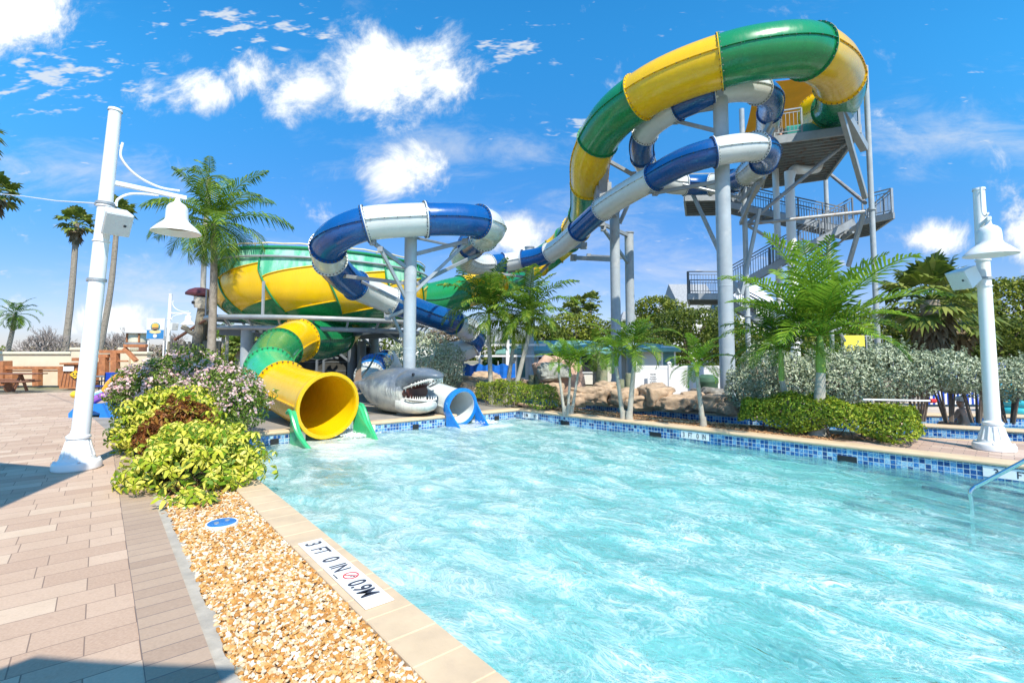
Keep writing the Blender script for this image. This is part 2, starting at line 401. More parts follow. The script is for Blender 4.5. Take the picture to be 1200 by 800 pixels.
def tilemat():
    m=bpy.data.materials.new('waterline_tile'); b=NB(nt(m)); uv=b.n('ShaderNodeTexCoord').outputs['UV']
    br=b.n('ShaderNodeTexBrick'); br.offset=0; b.l(uv,br.inputs[0])
    for k_,v_ in (('Color1',(0,0,0,1)),('Color2',(1,1,1,1)),('Mortar',(.5,.5,.5,1)),('Scale',1),('Mortar Size',.005),('Mortar Smooth',.1),('Brick Width',.078),('Row Height',.078)): br.inputs[k_].default_value=v_
    n=b.noise(uv,34,5,.7,.8)
    f=b.m('ADD',b.m('MULTIPLY',br.outputs[0],.35),b.m('MULTIPLY',n,.75))
    col=b.ramp(f,[(.34,(.008,.03,.14)),(.50,(.015,.10,.34)),(.60,(.05,.22,.50)),(.72,(.28,.50,.66)),(.84,(.6,.72,.76))])
    col=b.mix(br.outputs['Fac'],col,(.50,.56,.56))
    bsdf(b,col,b.mr(br.outputs['Fac'],0,1,.08,.6),0,b.bump(b.m('MULTIPLY',br.outputs['Fac'],-1.),.3,.005),coat=.3); return m
M_tile=tilemat()
# ------------------------------------------------------------------ ground
def sheet(name,polys,z,mat,kind='structure'):
    mb=MB(); pl=[flat(p) for p in polys]; tri=tessellate_polygon(pl); vs=[p for q in pl for p in q]
    mb.add([(p.x,p.y,z) for p in vs],[tuple(t) for t in tri]); return mb.build(name,mat,smooth=0,kind=kind)
def groundmat():
    m=bpy.data.materials.new('sandy_ground'); b=NB(nt(m)); tc=b.n('ShaderNodeTexCoord').outputs['Object']
    n=b.noise(tc,.12,6,.6); n2=b.noise(tc,3,6,.7)
    c=b.mix(b.mr(n,.45,.6),(.30,.25,.18),(.09,.12,.035)); c=b.mix(b.mr(n2,.4,.7,0,.5),c,(.38,.32,.24))
    bsdf(b,c,.9,0,b.bump(n2,.5,.05)); return m
S=900
sheet('ground',[[(-S,-60,0),(S,-60,0),(S,S,0),(-S,S,0)],pool,river,chan],-.07,groundmat())
# pool shell and water
def basin(name,poly,depth,mat):
    mb=MB(); pl=flat(poly); n=len(pl); tri=tessellate_polygon([pl])
    mb.add([(p.x,p.y,depth) for p in pl],[tuple(t) for t in tri])
    mb.add([(p.x,p.y,depth) for p in pl]+[(p.x,p.y,-.03) for p in pl],[(i,(i+1)%n,(i+1)%n+n,i+n) for i in range(n)])
    return mb.build(name,mat,smooth=0,recalc=False,kind='structure')
basin('pool_basin',pool,-1.15,M_plaster)
M_rplaster=PM('river_plaster',(.30,.62,.75),.1,2,.6)
basin('river_basin',river,-.95,M_rplaster); basin('channel_basin',chan,-.95,M_rplaster)
def tileband(name,pts,side,off=.004,z0=-.045,z1=-.43,**tg):
    """side=+1: faces the right-hand side of the direction of travel"""
    mb=MB(); mb.uv=[]; U=0
    for i in range(len(pts)-1):
        p=Vector(pts[i]);q=Vector(pts[i+1]); t=(q-p).normalized(); nr=Vector((t.y,-t.x,0))*side*off; L=(q-p).length
        mb.add([(p.x+nr.x,p.y+nr.y,z1),(q.x+nr.x,q.y+nr.y,z1),(q.x+nr.x,q.y+nr.y,z0),(p.x+nr.x,p.y+nr.y,z0)],[(0,1,2,3)])
        mb.uv.append([(U,z1),(U+L,z1),(U+L,z0),(U,z0)]); U+=L
    return mb.build(name,M_tile,smooth=0,recalc=False,kind='structure')
tileband('waterline_tiles',[P1(0),P1(n1a-.16)],1); tileband('waterline_tiles',[P1(n1b+.16),P1(n2a-.06)],1); tileband('waterline_tiles',[P1(n2b+.14),C2,P2(E2)],1)
tileband('waterline_tiles',[ST(s0,NEAR_T),ST(s0,TS(C1)[1])],1)
tileband('waterline_tiles',[G(*p) for p in rf],1); tileband('waterline_tiles',[G(*p) for p in rn][::-1],1); tileband('waterline_tiles',[G(*p) for p in cf],1)
# coping
def copeline(name,pts,side,w=.29,z0=-.055,z1=.014,over=.025):
    mb=MB(); n=len(pts); P=[Vector(p) for p in pts]; ins=[];out=[]
    for i in range(n):
        t=(P[min(i+1,n-1)]-P[max(i-1,0)]).normalized(); nr=Vector((t.y,-t.x,0))*side
        ins.append(P[i]+nr*over); out.append(P[i]-nr*w)
    # rounded nose section swept along
    vs=[];prof=[(0,z0),(-.012,z0+.02),(-.012,z1-.02),(.0,z1-.006),(.02,z1)]
    for i in range(n):
        t=(out[i]-ins[i]).normalized()
        for (o,z) in prof: v=ins[i]+t*o; vs.append((v.x,v.y,z))
        v=out[i]; vs.append((v.x,v.y,z1)); vs.append((v.x,v.y,z0))
    m=len(prof)+2; fs=[]
    for i in range(n-1):
        for j in range(m): j2=(j+1)%m; fs.append((i*m+j,(i+1)*m+j,(i+1)*m+j2,i*m+j2))
    fs+= [tuple(range(m)),tuple(range((n-1)*m,n*m))[::-1]]
    mb.add(vs,fs); return mb.build(name,M_cope,smooth=50,kind='structure')
def seg(a,b,st): 
    a=Vector(a);b=Vector(b);n=max(1,int((b-a).length/st)); return [a+(b-a)*i/n for i in range(n+1)]
copeline('coping',[P1(.02),P1(n1a+.02)],1); copeline('coping',[P1(n1b-.02),P1(n2a+.01)],1); copeline('coping',[P1(n2b-.01),P1(u2-.05),P2(.12),P2(E2)],1,w=.30)
copeline('coping',[G(*p) for p in rf],1,w=.3); copeline('coping',[G(*p) for p in rn][::-1],1,w=.12); copeline('coping',[G(*p) for p in cf],1,w=.35)
# white end posts beside the slide openings
for u_,w_ in ((n1a-.085,.15),(n1b+.085,.15),(n2a-.03,.06),(n2b+.075,.13)):
    mb=MB(); c=P1(u_,.0); mb.box((c.x,c.y,-.25),(w_,.06,.42),z=math.atan2(a1.y,a1.x),bev=.006); mb.build('opening_post',M_marker,kind='structure')
# near coping: separate blocks
mb=MB(); t=NEAR_T; tc1=TS(C1)[1]; ANN=math.atan2(nn.y,nn.x)
while t<tc1:
    L=.305; c=ST(s0-.135+.0,t+L/2,-.035+random.uniform(-.002,.002)); mb.box(c,(.33,L-.003,.10),z=ANN,bev=.007); t+=L
mb.build('coping',M_cope,kind='structure')
mb=MB(); c0,c1_=ST(s0-.285,NEAR_T),ST(s0-.285,tc1)
mb.bar((c0.x,c0.y,-.125),(c1_.x,c1_.y,-.125),.03,.08); mb.build('coping_bed',M_edge,kind='structure')
# ------------------------------------------------------------------ deck sheets
tW=24
patio=[ST(.26,-4),ST(-40,-4),(-60,3,0),(-60,27,0),(-7,27,0),(-7.2,18,0),ST(.33,11.5),ST(.26,8)]
patio=[ST(.25,-5),ST(-30,-5),ST(-30,30),(-12,26.2,0),(-10.5,17,0),ST(.25,12.5)]
mb=MB(); mb.prism(patio,-.066,0); mb.build('patio',M_paver,smooth=0,kind='structure')
mb=MB(); mb.prism([ST(.25,-5),ST(.55,-5),ST(.55,9.2),ST(.25,12.4)],-.064,.004); mb.build('patio_border',M_border,smooth=0,kind='structure')
mb=MB(); t=-5; L=[];Rr_=[]
while t<9.5:
    L.append(ST(.552,t)); Rr_.append(ST(.625+random.uniform(-.015,.03),t)); t+=.07
mb.prism(L+Rr_[::-1],-.064,-.006); mb.build('concrete_edging',M_edge,smooth=0,kind='structure')
deck=[P1(0.0,.30),P1(n1a,.30),P1(n1a,1.3),P1(n1b,1.3),P1(n1b,.30),P1(n2a,.30),P1(n2a,.9),P1(n2b,.9),P1(n2b,.30),P1(u2,.3),P1(u2+.9,1.6),P1(u2+.3,3.5),P1(u2,12),P1(2,14),P1(-2.2,9),P1(-1.5,2.5),P1(-.45,.30)]
mb=MB(); mb.prism(deck,-.058,.003); mb.build('slide_deck',M_conc,smooth=0,kind='structure')
tg=TS(L1a)[1]
sheet('planting_bed',[[ST(.62,-5),ST(s0-.30,-5),ST(s0-.30,9.3),P1(-.2,.31),P1(-1.0,4.6),ST(.3,12.6),ST(.56,9.2)]],.0035-.03,M_mulch)
isl=[P2(.25,.30),P2(.45,.30)]+[P2(E2*.0+u_,.30) for u_ in (2,4,6,7.2)]
# island strip of gravel and mulch
ie=[G(*p) for p in rn[:6]]
uP=8.05
sheet('island_bed',[[P2(-.2,.5),P2(.5,.30),P2(uP,.30),G(1075,511.5)]+[G(*p)-m1*.1 for p in rn[1:5]][::-1]+[G(600,471)]],-.004,M_mulch)
mb=MB(); mb.prism([P2(uP,.302),P2(E2,.302),G(1400,530)-m1*.1,G(1200,518)-m1*.1,G(1082,513)-m1*.1,G(1070,512)-m1*.1],-.06,.002); mb.build('island_walk',M_paver2,smooth=0,kind='structure')
sheet('bank_bed',[[G(*p)+Vector((.1,.3,0)) for p in rf]+[G(1400,512),G(1200,501.5),G(1082,496),G(1000,480),G(860,470),G(700,455),G(600,455)]],-.012,M_mulch)
sheet('far_terrace',[[G(*p)+Vector((0,.3,0)) for p in cf]+[G(1500,455),G(980,452)]],-.01,PM('terrace_concrete',(.5,.42,.34),.15,2,.8))
# ------------------------------------------------------------------ submerged steps
M_stepedge=PM('blue_step_tile',(.008,.02,.10),.3,8,.3)
wu=lambda px: max(0,(G(px,552,-.3)-C2).dot(e))
sd=Vector((.30,-.953,0))
ks=[wu(970),wu(1003),wu(1040),wu(1080),wu(1130)]
for i in range(5):
    top=-1.0+.16*i; p0=P2(ks[i],-.0); p1=p0+sd*6; p2=P2(E2,0)+sd*6; p3=P2(E2,0)
    mb=MB(); mb.prism([p0,p1,p2,p3],top-.155,top); mb.build('pool_step',M_plaster,smooth=0,kind='structure')
    mb=MB(); nr=Vector((sd.y,-sd.x,0)); 
    if nr.x>0: nr=-nr
    mb.prism([p0+nr*.004,p1+nr*.004,p1-nr*.09,p0-nr*.09],top-.05,top+.004); mb.build('step_edge',M_stepedge,smooth=0,kind='structure')
# ------------------------------------------------------------------ water
def watermat(name,tint,foam=.5,clear=.6,splashes=()):  # foam: strength of the milky patches and of the painted caustic threads
    m=bpy.data.materials.new(name); b=NB(nt(m)); tc=b.n('ShaderNodeTexCoord').outputs['Object']
    mp=b.n('ShaderNodeMapping'); mp.vector_type='TEXTURE'; mp.inputs['Rotation'].default_value=(0,0,R(44)); mp.inputs['Scale'].default_value=(.52,1,1); b.l(tc,mp.inputs[0])
    warp=b.n('ShaderNodeTexNoise'); warp.inputs['Scale'].default_value=.9; warp.inputs['Detail'].default_value=3; b.l(mp.outputs[0],warp.inputs[0])
    wv=b.n('ShaderNodeVectorMath',operation='MULTIPLY_ADD'); b.l(warp.outputs[1],wv.inputs[0]); wv.inputs[1].default_value=(1.1,1.1,0); b.l(mp.outputs[0],wv.inputs[2])
    W0=wv.outputs[0]
    n1=b.noise(W0,1.4,3,.6,.6); n2=b.noise(W0,6,3,.65,.8); n3=b.noise(W0,24,1,.6,.3)
    # milky aerated patches; white threads paint caustic light into the surface colour
    def caustic_thread(vec,sc,w,dist):
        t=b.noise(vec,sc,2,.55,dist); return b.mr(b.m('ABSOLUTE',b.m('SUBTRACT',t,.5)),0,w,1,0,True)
    t1=caustic_thread(W0,1.8,.022,.9); t2=caustic_thread(W0,4.6,.036,1.0); t3=caustic_thread(W0,11,.08,.8)
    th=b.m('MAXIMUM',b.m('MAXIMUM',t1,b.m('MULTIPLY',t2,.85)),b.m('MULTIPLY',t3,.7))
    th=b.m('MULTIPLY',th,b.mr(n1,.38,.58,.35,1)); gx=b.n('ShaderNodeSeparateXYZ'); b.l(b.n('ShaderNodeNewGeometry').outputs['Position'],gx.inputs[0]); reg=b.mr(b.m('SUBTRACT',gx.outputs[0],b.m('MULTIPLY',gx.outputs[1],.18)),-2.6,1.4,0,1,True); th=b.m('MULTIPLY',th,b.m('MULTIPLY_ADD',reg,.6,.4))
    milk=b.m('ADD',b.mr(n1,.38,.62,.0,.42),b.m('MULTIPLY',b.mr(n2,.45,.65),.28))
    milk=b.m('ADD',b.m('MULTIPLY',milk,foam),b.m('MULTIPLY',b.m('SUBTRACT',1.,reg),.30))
    sp=b.n('ShaderNodeNewGeometry').outputs['Position']
    sep=b.n('ShaderNodeSeparateXYZ'); b.l(sp,sep.inputs[0])
    S_=None
    for (c,r,st) in splashes:
        dx=b.m('SUBTRACT',sep.outputs[0],c[0]); dy=b.m('SUBTRACT',sep.outputs[1],c[1])
        q=b.m('SQRT',b.m('ADD',b.m('MULTIPLY',dx,dx),b.m('MULTIPLY',dy,dy)))
        q=b.mr(b.m('ADD',b.m('DIVIDE',q,r),b.m('MULTIPLY',b.m('SUBTRACT',n2,.5),1.2)),.1,1,st,0,True)
        S_=q if S_ is None else b.m('MAXIMUM',S_,q)
    f=b.m('ADD',milk,b.m('MULTIPLY',th,foam*.92),clamp=True)  # foam scales both the milky patches and the painted caustic threads
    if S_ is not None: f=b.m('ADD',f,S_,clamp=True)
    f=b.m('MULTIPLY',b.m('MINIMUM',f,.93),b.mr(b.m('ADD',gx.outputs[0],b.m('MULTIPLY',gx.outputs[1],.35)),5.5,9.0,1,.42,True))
    h=b.m('ADD',b.m('ADD',b.m('MULTIPLY',n1,1.1),b.m('MULTIPLY',n2,.36)),b.m('MULTIPLY',n3,.15))
    bn=b.bump(h,.55,.11)
    tr=b.n('ShaderNodeBsdfTransparent'); tr.inputs[0].default_value=(*tint,1)
    rf_=b.n('ShaderNodeBsdfRefraction'); rf_.inputs[0].default_value=(*tint,1); rf_.inputs['IOR'].default_value=1.33; rf_.inputs['Roughness'].default_value=.0; b.l(bn,rf_.inputs['Normal'])
    m0=b.n('ShaderNodeMixShader'); m0.inputs[0].default_value=1-clear; b.l(tr.outputs[0],m0.inputs[1]); b.l(rf_.outputs[0],m0.inputs[2])
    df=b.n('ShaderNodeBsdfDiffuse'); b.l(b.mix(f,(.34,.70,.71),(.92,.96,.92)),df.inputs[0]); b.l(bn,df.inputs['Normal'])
    tl=b.n('ShaderNodeBsdfTranslucent'); tl.inputs[0].default_value=(.6,.95,1,1)
    mm=b.n('ShaderNodeMixShader'); mm.inputs[0].default_value=.3; b.l(df.outputs[0],mm.inputs[1]); b.l(tl.outputs[0],mm.inputs[2])
    m1_=b.n('ShaderNodeMixShader'); b.l(f,m1_.inputs[0]); b.l(m0.outputs[0],m1_.inputs[1]); b.l(mm.outputs[0],m1_.inputs[2])
    gl=b.n('ShaderNodeBsdfGlossy'); gl.inputs['Roughness'].default_value=.04; b.l(bn,gl.inputs['Normal'])
    fr=b.n('ShaderNodeFresnel'); fr.inputs[0].default_value=1.33; b.l(bn,fr.inputs['Normal'])
    m2=b.n('ShaderNodeMixShader'); b.l(b.m('MULTIPLY',fr.outputs[0],.9),m2.inputs[0]); b.l(m1_.outputs[0],m2.inputs[1]); b.l(gl.outputs[0],m2.inputs[2])
    o=b.n('ShaderNodeOutputMaterial'); b.l(m2.outputs[0],o.inputs[0]); return m
def watersheet(name,x0,x1,y0,y1,step,mat,amp=.012,org=(0,0)):
    nx=int((x1-x0)/step); ny=int((y1-y0)/step)
    X,Y=np.meshgrid(np.linspace(x0,x1,nx+1),np.linspace(y0,y1,ny+1),indexing='ij'); Z=np.zeros_like(X)
    r2=np.random.default_rng(3)
    for i in range(26):
        k_=2*PI/r2.uniform(.22,1.6); th=r2.uniform(0,2*PI); 
        Z+=amp*(1.2/k_**.55)*np.sin(k_*(X*math.cos(th)+Y*math.sin(th))+r2.uniform(0,6.3)+.6*np.sin(.9*X+1.3*Y*r2.uniform(.5,1.5)))
    V=np.stack([X,Y,Z+WZ],-1).reshape(-1,3); I=np.arange((nx+1)*(ny+1)).reshape(nx+1,ny+1)
    Fc=np.stack([I[:-1,:-1],I[1:,:-1],I[1:,1:],I[:-1,1:]],-1).reshape(-1,4)
    mb=MB(); mb.arr(V,Fc); return mb.build(name,mat,smooth=180,recalc=False,kind='structure')
mc=G(398,520,-.3); mc2=G(415,532,-.3); mc3=G(556,502,-.3); mc4=G(575,500,-.3)
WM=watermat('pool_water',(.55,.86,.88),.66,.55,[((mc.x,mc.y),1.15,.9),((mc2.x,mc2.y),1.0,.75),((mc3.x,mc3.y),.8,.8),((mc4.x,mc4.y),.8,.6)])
xs=[p.x for p in pool]; ys=[p.y for p in pool]
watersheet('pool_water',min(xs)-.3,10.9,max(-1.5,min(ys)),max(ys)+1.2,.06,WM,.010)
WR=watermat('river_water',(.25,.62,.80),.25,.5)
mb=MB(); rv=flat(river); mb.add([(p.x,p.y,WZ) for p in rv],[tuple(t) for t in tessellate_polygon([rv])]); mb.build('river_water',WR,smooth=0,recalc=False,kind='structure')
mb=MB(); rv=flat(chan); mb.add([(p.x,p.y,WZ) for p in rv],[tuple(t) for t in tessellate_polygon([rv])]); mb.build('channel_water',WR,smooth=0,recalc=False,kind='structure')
# ------------------------------------------------------------------ depth markers
def plaque(org,xd,yd,w,h,items,label,frame=True,tile=None):
    """items: (text,x,y,size,sx,bold,mat)"""
    org=Vector(org); xd=Vector(xd).normalized(); yd=Vector(yd).normalized(); zd=xd.cross(yd)
    root=thing('depth_marker',label,'pool sign',org,group='pool depth markers')
    mb=MB(); M=Matrix((xd,yd,zd)).transposed(); mb.box(org+xd*w/2+yd*h/2+zd*.004,(w,h,.008),rot=M,bev=.002)
    if tile:
        nseg=int(round(w/tile))
    pl=mb.build('plaque',M_marker,root)
    mb=MB()
    for (tx,x,y,sz,sx,bd) in items: text_mesh(mb,tx,org+xd*x+yd*y+zd*.0095,xd,yd,sz,sx,.0012,bd)
    mb.build('lettering',M_ink,root,smooth=0,recalc=False)
    return root,(org,xd,yd,zd)
c0=G(357,636,.014); c1=G(448,708,.014); tA=TS(c0)[1]; tB=TS(c1)[1]; wpl=tA-tB
hpl=.205; o_=ST(s0-.30+.045,tA,.016)
W1=wpl
fs=.19
root,(og,xd,yd,zd)=plaque(o_,-d,nn,W1,hpl,[('3',.04*W1,.04,fs,.85,.002),('FT',.15*W1,.04,fs,.70,.0015),('0',.335*W1,.04,fs,.85,.002),('IN',.45*W1,.04,fs,.72,.0015),('0.9M',.705*W1,.04,fs,.74,.0025),('NO DIVING',.56*W1,.012,.018,1,-.0004)],'white near coping plaque reading 3 FT 0 IN and 0.9M')
mb=MB(); cc=og+xd*.63*W1+yd*.115+zd*.0095; n=28; ro=.058; ri=.049
vs=[cc+xd*math.cos(2*PI*i/n)*r_+yd*math.sin(2*PI*i/n)*r_+zd*z_ for z_ in (0,.002) for r_ in (ri,ro) for i in range(n)]
fs_=[]
for i in range(n):
    j=(i+1)%n; fs_+=[(2*n+i,3*n+i,3*n+j,2*n+j),(n+i,n+j,3*n+j,3*n+i),(i,2*n+i,2*n+j,j)]
mb.add(vs,fs_); dg=(xd+yd).normalized(); mb.bar(cc-dg*ri+zd*.001,cc+dg*ri+zd*.001,.008,.002); mb.build('no_diving_symbol',M_red,root,smooth=0)
mb=MB(); mb.bar(cc-xd*.022-yd*.01+zd*.0006,cc+xd*.018+yd*.006+zd*.0006,.007,.001); mb.bar(cc+xd*.01+yd*.004+zd*.0006,cc+xd*.022-yd*.016+zd*.0006,.005,.001); mb.lathe([(0,0),(.007,0),(.007,.001),(0,.001)],cc+xd*.03+yd*.012+zd*.0003,8); mb.build('diver_pictogram',M_ink,root,smooth=0)
def wallplaque(pxa,pxb,py,txts,label,u0=None):
    ua=(G(pxa,py)-C2).dot(e) if u0 is None else u0; ub=(G(pxb,py+1)-C2).dot(e) if u0 is None else u0+pxb
    p=P2(ua,-.008,-.235); plaque(p,e,(0,0,1),ub-ua,.165,[(t_,x*(ub-ua),.028,.15,sx,.002) for (t_,x,sx) in txts],label)
def uat(px,off=0):    # u along the right wall where the image column px meets it
    best=min(np.linspace(-1,14,3000),key=lambda u_: abs(proj(P2(u_))[0]-px) if P2(u_).y>1 else 1e9); return float(best)
ua,ub=uat(798),uat(831); wallplaque(0,ub-ua,0,[('3',.06,.75),('FT',.26,.62),('0',.56,.75),('IN',.75,.62)],'small white plaque reading 3 FT 0 IN on the tiled wall below the single palm',u0=ua)
ua,ub=uat(613),uat(631); wallplaque(0,ub-ua,0,[('0.9M',.1,.5),('NO',.72,.35)],'farthest white plaque on the tiled wall near the back pool corner',u0=ua)
ua=uat(1151); wallplaque(0,1.15,0,[('3',.10,.95),('FT',.32,.8),('0',.56,.95),('IN',.78,.8)],'white plaque on the tiled wall by the steel handrail reading 3 FT 0 IN',u0=ua)
M_dark=PM('dark_void',(.012,.014,.018),.1,3,.6)
for px in (662,768,992):
    u_=uat(px); mb=MB(); c=P2(u_,-.009,-.24); mb.box(c,(.30,.012,.11),z=math.atan2(e.y,e.x),bev=.004); tag(mb.build('skimmer_opening',M_dark),{662:'dark skimmer slot in the tile wall nearest the back corner',768:'dark skimmer slot in the tile wall just left of the 3 FT 0 IN plaque',992:'dark skimmer slot in the tile wall below the clipped hedge'}[px],'skimmer','skimmer slots in the tiled pool wall')
for px,py in ((322,518),(487,501),(582,492)):
    u_=on1(px,py-14); 
    best=min(np.linspace(0,u2,1500),key=lambda k_: abs(proj(P1(k_))[0]-px)); c=P1(float(best),-.009,-.22)
    mb=MB(); mb.box(c,(.17,.012,.16),z=math.atan2(a1.y,a1.x),bev=.004); tag(mb.build('skimmer_opening',M_dark),{322:'dark square inlet in the tiles left of the yellow slide mouth',487:'dark square inlet in the tiles below the shark',582:'dark square inlet in the tiles right of the blue slide mouth'}[px],'skimmer','skimmer slots in the tiled pool wall')
# ================================================================== ride materials
def GEL(name,c,fade=None,fz=None,rough=.22,trans=0,streak=.38):
    """fibreglass gelcoat: gloss, rain streaks, chalky bleached patches"""
    m=bpy.data.materials.new(name); b=NB(nt(m)); tc=b.n('ShaderNodeTexCoord').outputs['Object']
    mp=b.n('ShaderNodeMapping'); mp.inputs['Scale'].default_value=(2.2,2.2,.5); b.l(tc,mp.inputs[0])
    n=b.noise(mp.outputs[0],1.6,5,.65); n2=b.noise(tc,.7,4,.6)
    col=b.mix(b.mr(n,.35,.7,0,streak),c,[x*.62 for x in c]); col=b.mix(b.mr(n2,.4,.7,0,.15),col,[min(1,x*1.35+.008) for x in c])
    if fade:
        n3=b.noise(mp.outputs[0],1.3,6,.7); col=b.mix(b.mr(n3,.40,.62,.15,.85),col,fade)
    p,o=bsdf(b,col,b.mr(n,.3,.7,rough-.06,rough+.16),coat=.35)
    if trans:
        tr=b.n('ShaderNodeBsdfTranslucent'); b.l(col,tr.inputs[0]); mx=b.n('ShaderNodeMixShader'); mx.inputs[0].default_value=trans
        b.l(p.outputs[0],mx.inputs[1]); b.l(tr.outputs[0],mx.inputs[2]); b.l(mx.outputs[0],o.inputs[0])
    return m
GY=GEL('yellow_gelcoat',(.93,.57,.004),trans=.12,streak=.25); GG=GEL('green_gelcoat',(.012,.235,.075)); GB=GEL('blue_gelcoat',(.004,.085,.30)); GW=GEL('white_gelcoat',(.74,.78,.76),trans=.15,streak=.12)
GLB=GEL('light_blue_gelcoat',(.015,.22,.66)); GLG=GEL('mint_gelcoat',(.05,.50,.20),trans=.1); GF=GEL('bleached_green_gelcoat',(.03,.42,.19),fade=(.42,.72,.56)); GC=GEL('cream_gelcoat',(.72,.62,.42))
M_steel=PM('galvanised_steel',(.34,.37,.39),.12,3,.45,.3,stain=(.24,.26,.28),smix=.5,sscale=1.2)
M_grey=PM('grey_paint',(.37,.42,.45),.12,2,.5,stain=(.54,.55,.54),smix=.55,sscale=2.2,bump=.08,bscale=8)
M_dgrey=PM('dark_grey_paint',(.16,.18,.20),.1,3,.5)
M_rust=PM('rust_streaked_steel',(.30,.32,.33),.12,3,.55,.2,stain=(.30,.13,.05),smix=.75,sscale=4)
M_bolt=PM('bolt_steel',(.10,.10,.10),.1,8,.5,.5)
M_chrome=PM('stainless_steel',(.72,.73,.74),.04,4,.14,1)
# ================================================================== tube slides
def ridge_frames(P):
    T=np.gradient(P,axis=0); T/=np.linalg.norm(T,axis=1,keepdims=True)
    Z=np.array([0,0,1.]); Sd=np.cross(T,Z); Sd/=np.linalg.norm(Sd,axis=1,keepdims=True); U=np.cross(Sd,T); return T,Sd,U
def tube_slide(name,label,ctrl,rad,joints,cols,order,step=.16,ns=28,thick=.03,flare=None,last=None,lead=0):
    """ctrl: (px,py,Y[,r]); joints: image positions of the section flanges; cols cycles through the section colours"""
    P=[]; 
    for c in ctrl:
        w=W(*c[:3]) if len(c)<5 else Vector(c[:3]); P.append((w.x,w.y,w.z,c[3] if len(c)>3 and len(c)<5 else rad))
    Q=resample(spline(P,10),step); 
    for _ in range(2): Q[1:-1]=.25*Q[:-2]+.5*Q[1:-1]+.25*Q[2:]
    X=Q[:,:3]; RR=Q[:,3]; T,Sd,U=ridge_frames(X); n=len(X)
    pr=np.array([proj(x) for x in X]); cuts=[0]; lo=0
    for j in joints:
        if isinstance(j,(int,float)):      # spacing in metres from the previous one
            k_=lo+int(j/step)
        else:
            hi=min(n-1,lo+int(9/step)); seg_=pr[lo+3:hi]; k_=lo+3+int(np.argmin(np.hypot(seg_[:,0]-j[0],seg_[:,1]-j[1]))) if len(seg_) else n-2
        if k_>=n-3: break
        cuts.append(k_); lo=k_
    cuts.append(n-1)
    root=thing(name,label,'water slide',tuple(X[-1]))
    root.location=(X[-1][0],X[-1][1],0)
    an=np.linspace(0,2*PI,ns,endpoint=False)
    for i in range(len(cuts)-1):
        a,b_=cuts[i],cuts[i+1]; mb=MB(); idx=list(range(a,b_+1)); m=len(idx)
        rings=[(k_,0) for k_ in idx]; prof=[]
        for q,k_ in enumerate(idx): prof.append((X[k_],RR[k_],k_))
        V=[]
        for (x,r,k_) in prof:
            V.append(x+ (np.cos(an)[:,None]*Sd[k_]+np.sin(an)[:,None]*U[k_])*r)
        for (x,r,k_) in prof[::-1]:
            V.append(x+ (np.cos(an)[:,None]*Sd[k_]+np.sin(an)[:,None]*U[k_])*(r-thick))
        V=np.concatenate(V); nr=2*m; I=np.arange(nr*ns).reshape(nr,ns); J=np.roll(I,-1,1); I2=np.roll(I,-1,0); J2=np.roll(J,-1,0)
        mb.arr(V,np.stack([I,I2,J2,J],-1).reshape(-1,4))
        mats=[cols[order[i%len(order)]]]; mats.append(M_bolt)
        # end flanges
        for (k_,s_) in ((a,1),(b_,-1)):
            if (i==len(cuts)-2 and s_==-1) and flare: continue
            c=X[k_]+T[k_]*s_*.002; r=RR[k_]
            vs=[];pf=[(r-.005,0),(r+.062,0),(r+.062,.028),(r-.005,.03)]
            for (rr_,z) in pf:
                for A in an: vs.append(c+T[k_]*s_*z+(math.cos(A)*Sd[k_]+math.sin(A)*U[k_])*rr_)
            fs=[]
            for j in range(3):
                for q in range(ns): q2=(q+1)%ns; fs.append((j*ns+q,j*ns+q2,(j+1)*ns+q2,(j+1)*ns+q))
            mb.add(vs,fs)
            mb.cur=1
            for A in np.linspace(0,2*PI,30,endpoint=False):
                pb=c+T[k_]*s_*.034+(math.cos(A)*Sd[k_]+math.sin(A)*U[k_])*(r+.036); mb.box(pb,(.03,.03,.03))
            mb.cur=0
        # long seams where upper and lower half are bolted together
        for sg in(-1,1):
            vs=[];
            for k_ in idx:
                r=RR[k_]; c=X[k_]+Sd[k_]*sg*(r-.005); o=Sd[k_]*sg*.045; u_=U[k_]*.014
                vs+=[c+u_,c+o+u_,c+o-u_,c-u_]
            fs=[]
            for q in range(m-1):
                for w_ in range(4): w2=(w_+1)%4; fs.append((4*q+w_,4*q+w2,4*q+4+w2,4*q+4+w_))
            mb.add(vs,fs)
            mb.cur=1
            for k_ in idx[1:-1:2]:
                mb.box(X[k_]+Sd[k_]*sg*(RR[k_]+.024)-U[k_]*.02,(.025,.025,.025))
            mb.cur=0
        mb.build('tube_section',mats,root,smooth=50,recalc=True)
    return root,X,T,Sd,U,RR
GREENP=[(957,132,22.2),(968,131,21.3),(982,121,19.9),(985,103,18.2),(977,80,16.4),(958,65,15.2),(933,58,14.7),(884,63,14.7),(843,73,15),(797,89,15.6),(760,107,16.3),(724,133,17.4),(703,160,18.8),(692,188,20),(690,220,22),(688,243,24),(682,258,26),(670,275,28),(654,291,29),(635,305,29),(612,318,28),(587,330,26),(560,338,24.5),(530,345,23.5),(503,352,22.6),(480,352,22)]
GJ=[(976,126),(1000,90),(952,55),(845,66),(750,112),(700,164),(690,215),(684,252),(675,268),(664,281),(648,295),(630,308),(607,321),(580,333),(540,343)]
G_,GX,GT,GS,GU,GR=tube_slide('tube_slide','giant green and yellow enclosed tube slide looping over the blue tube into the big bowl',GREENP,.80,GJ,{'y':GY,'g':GG},'ygygygygygygygyg')
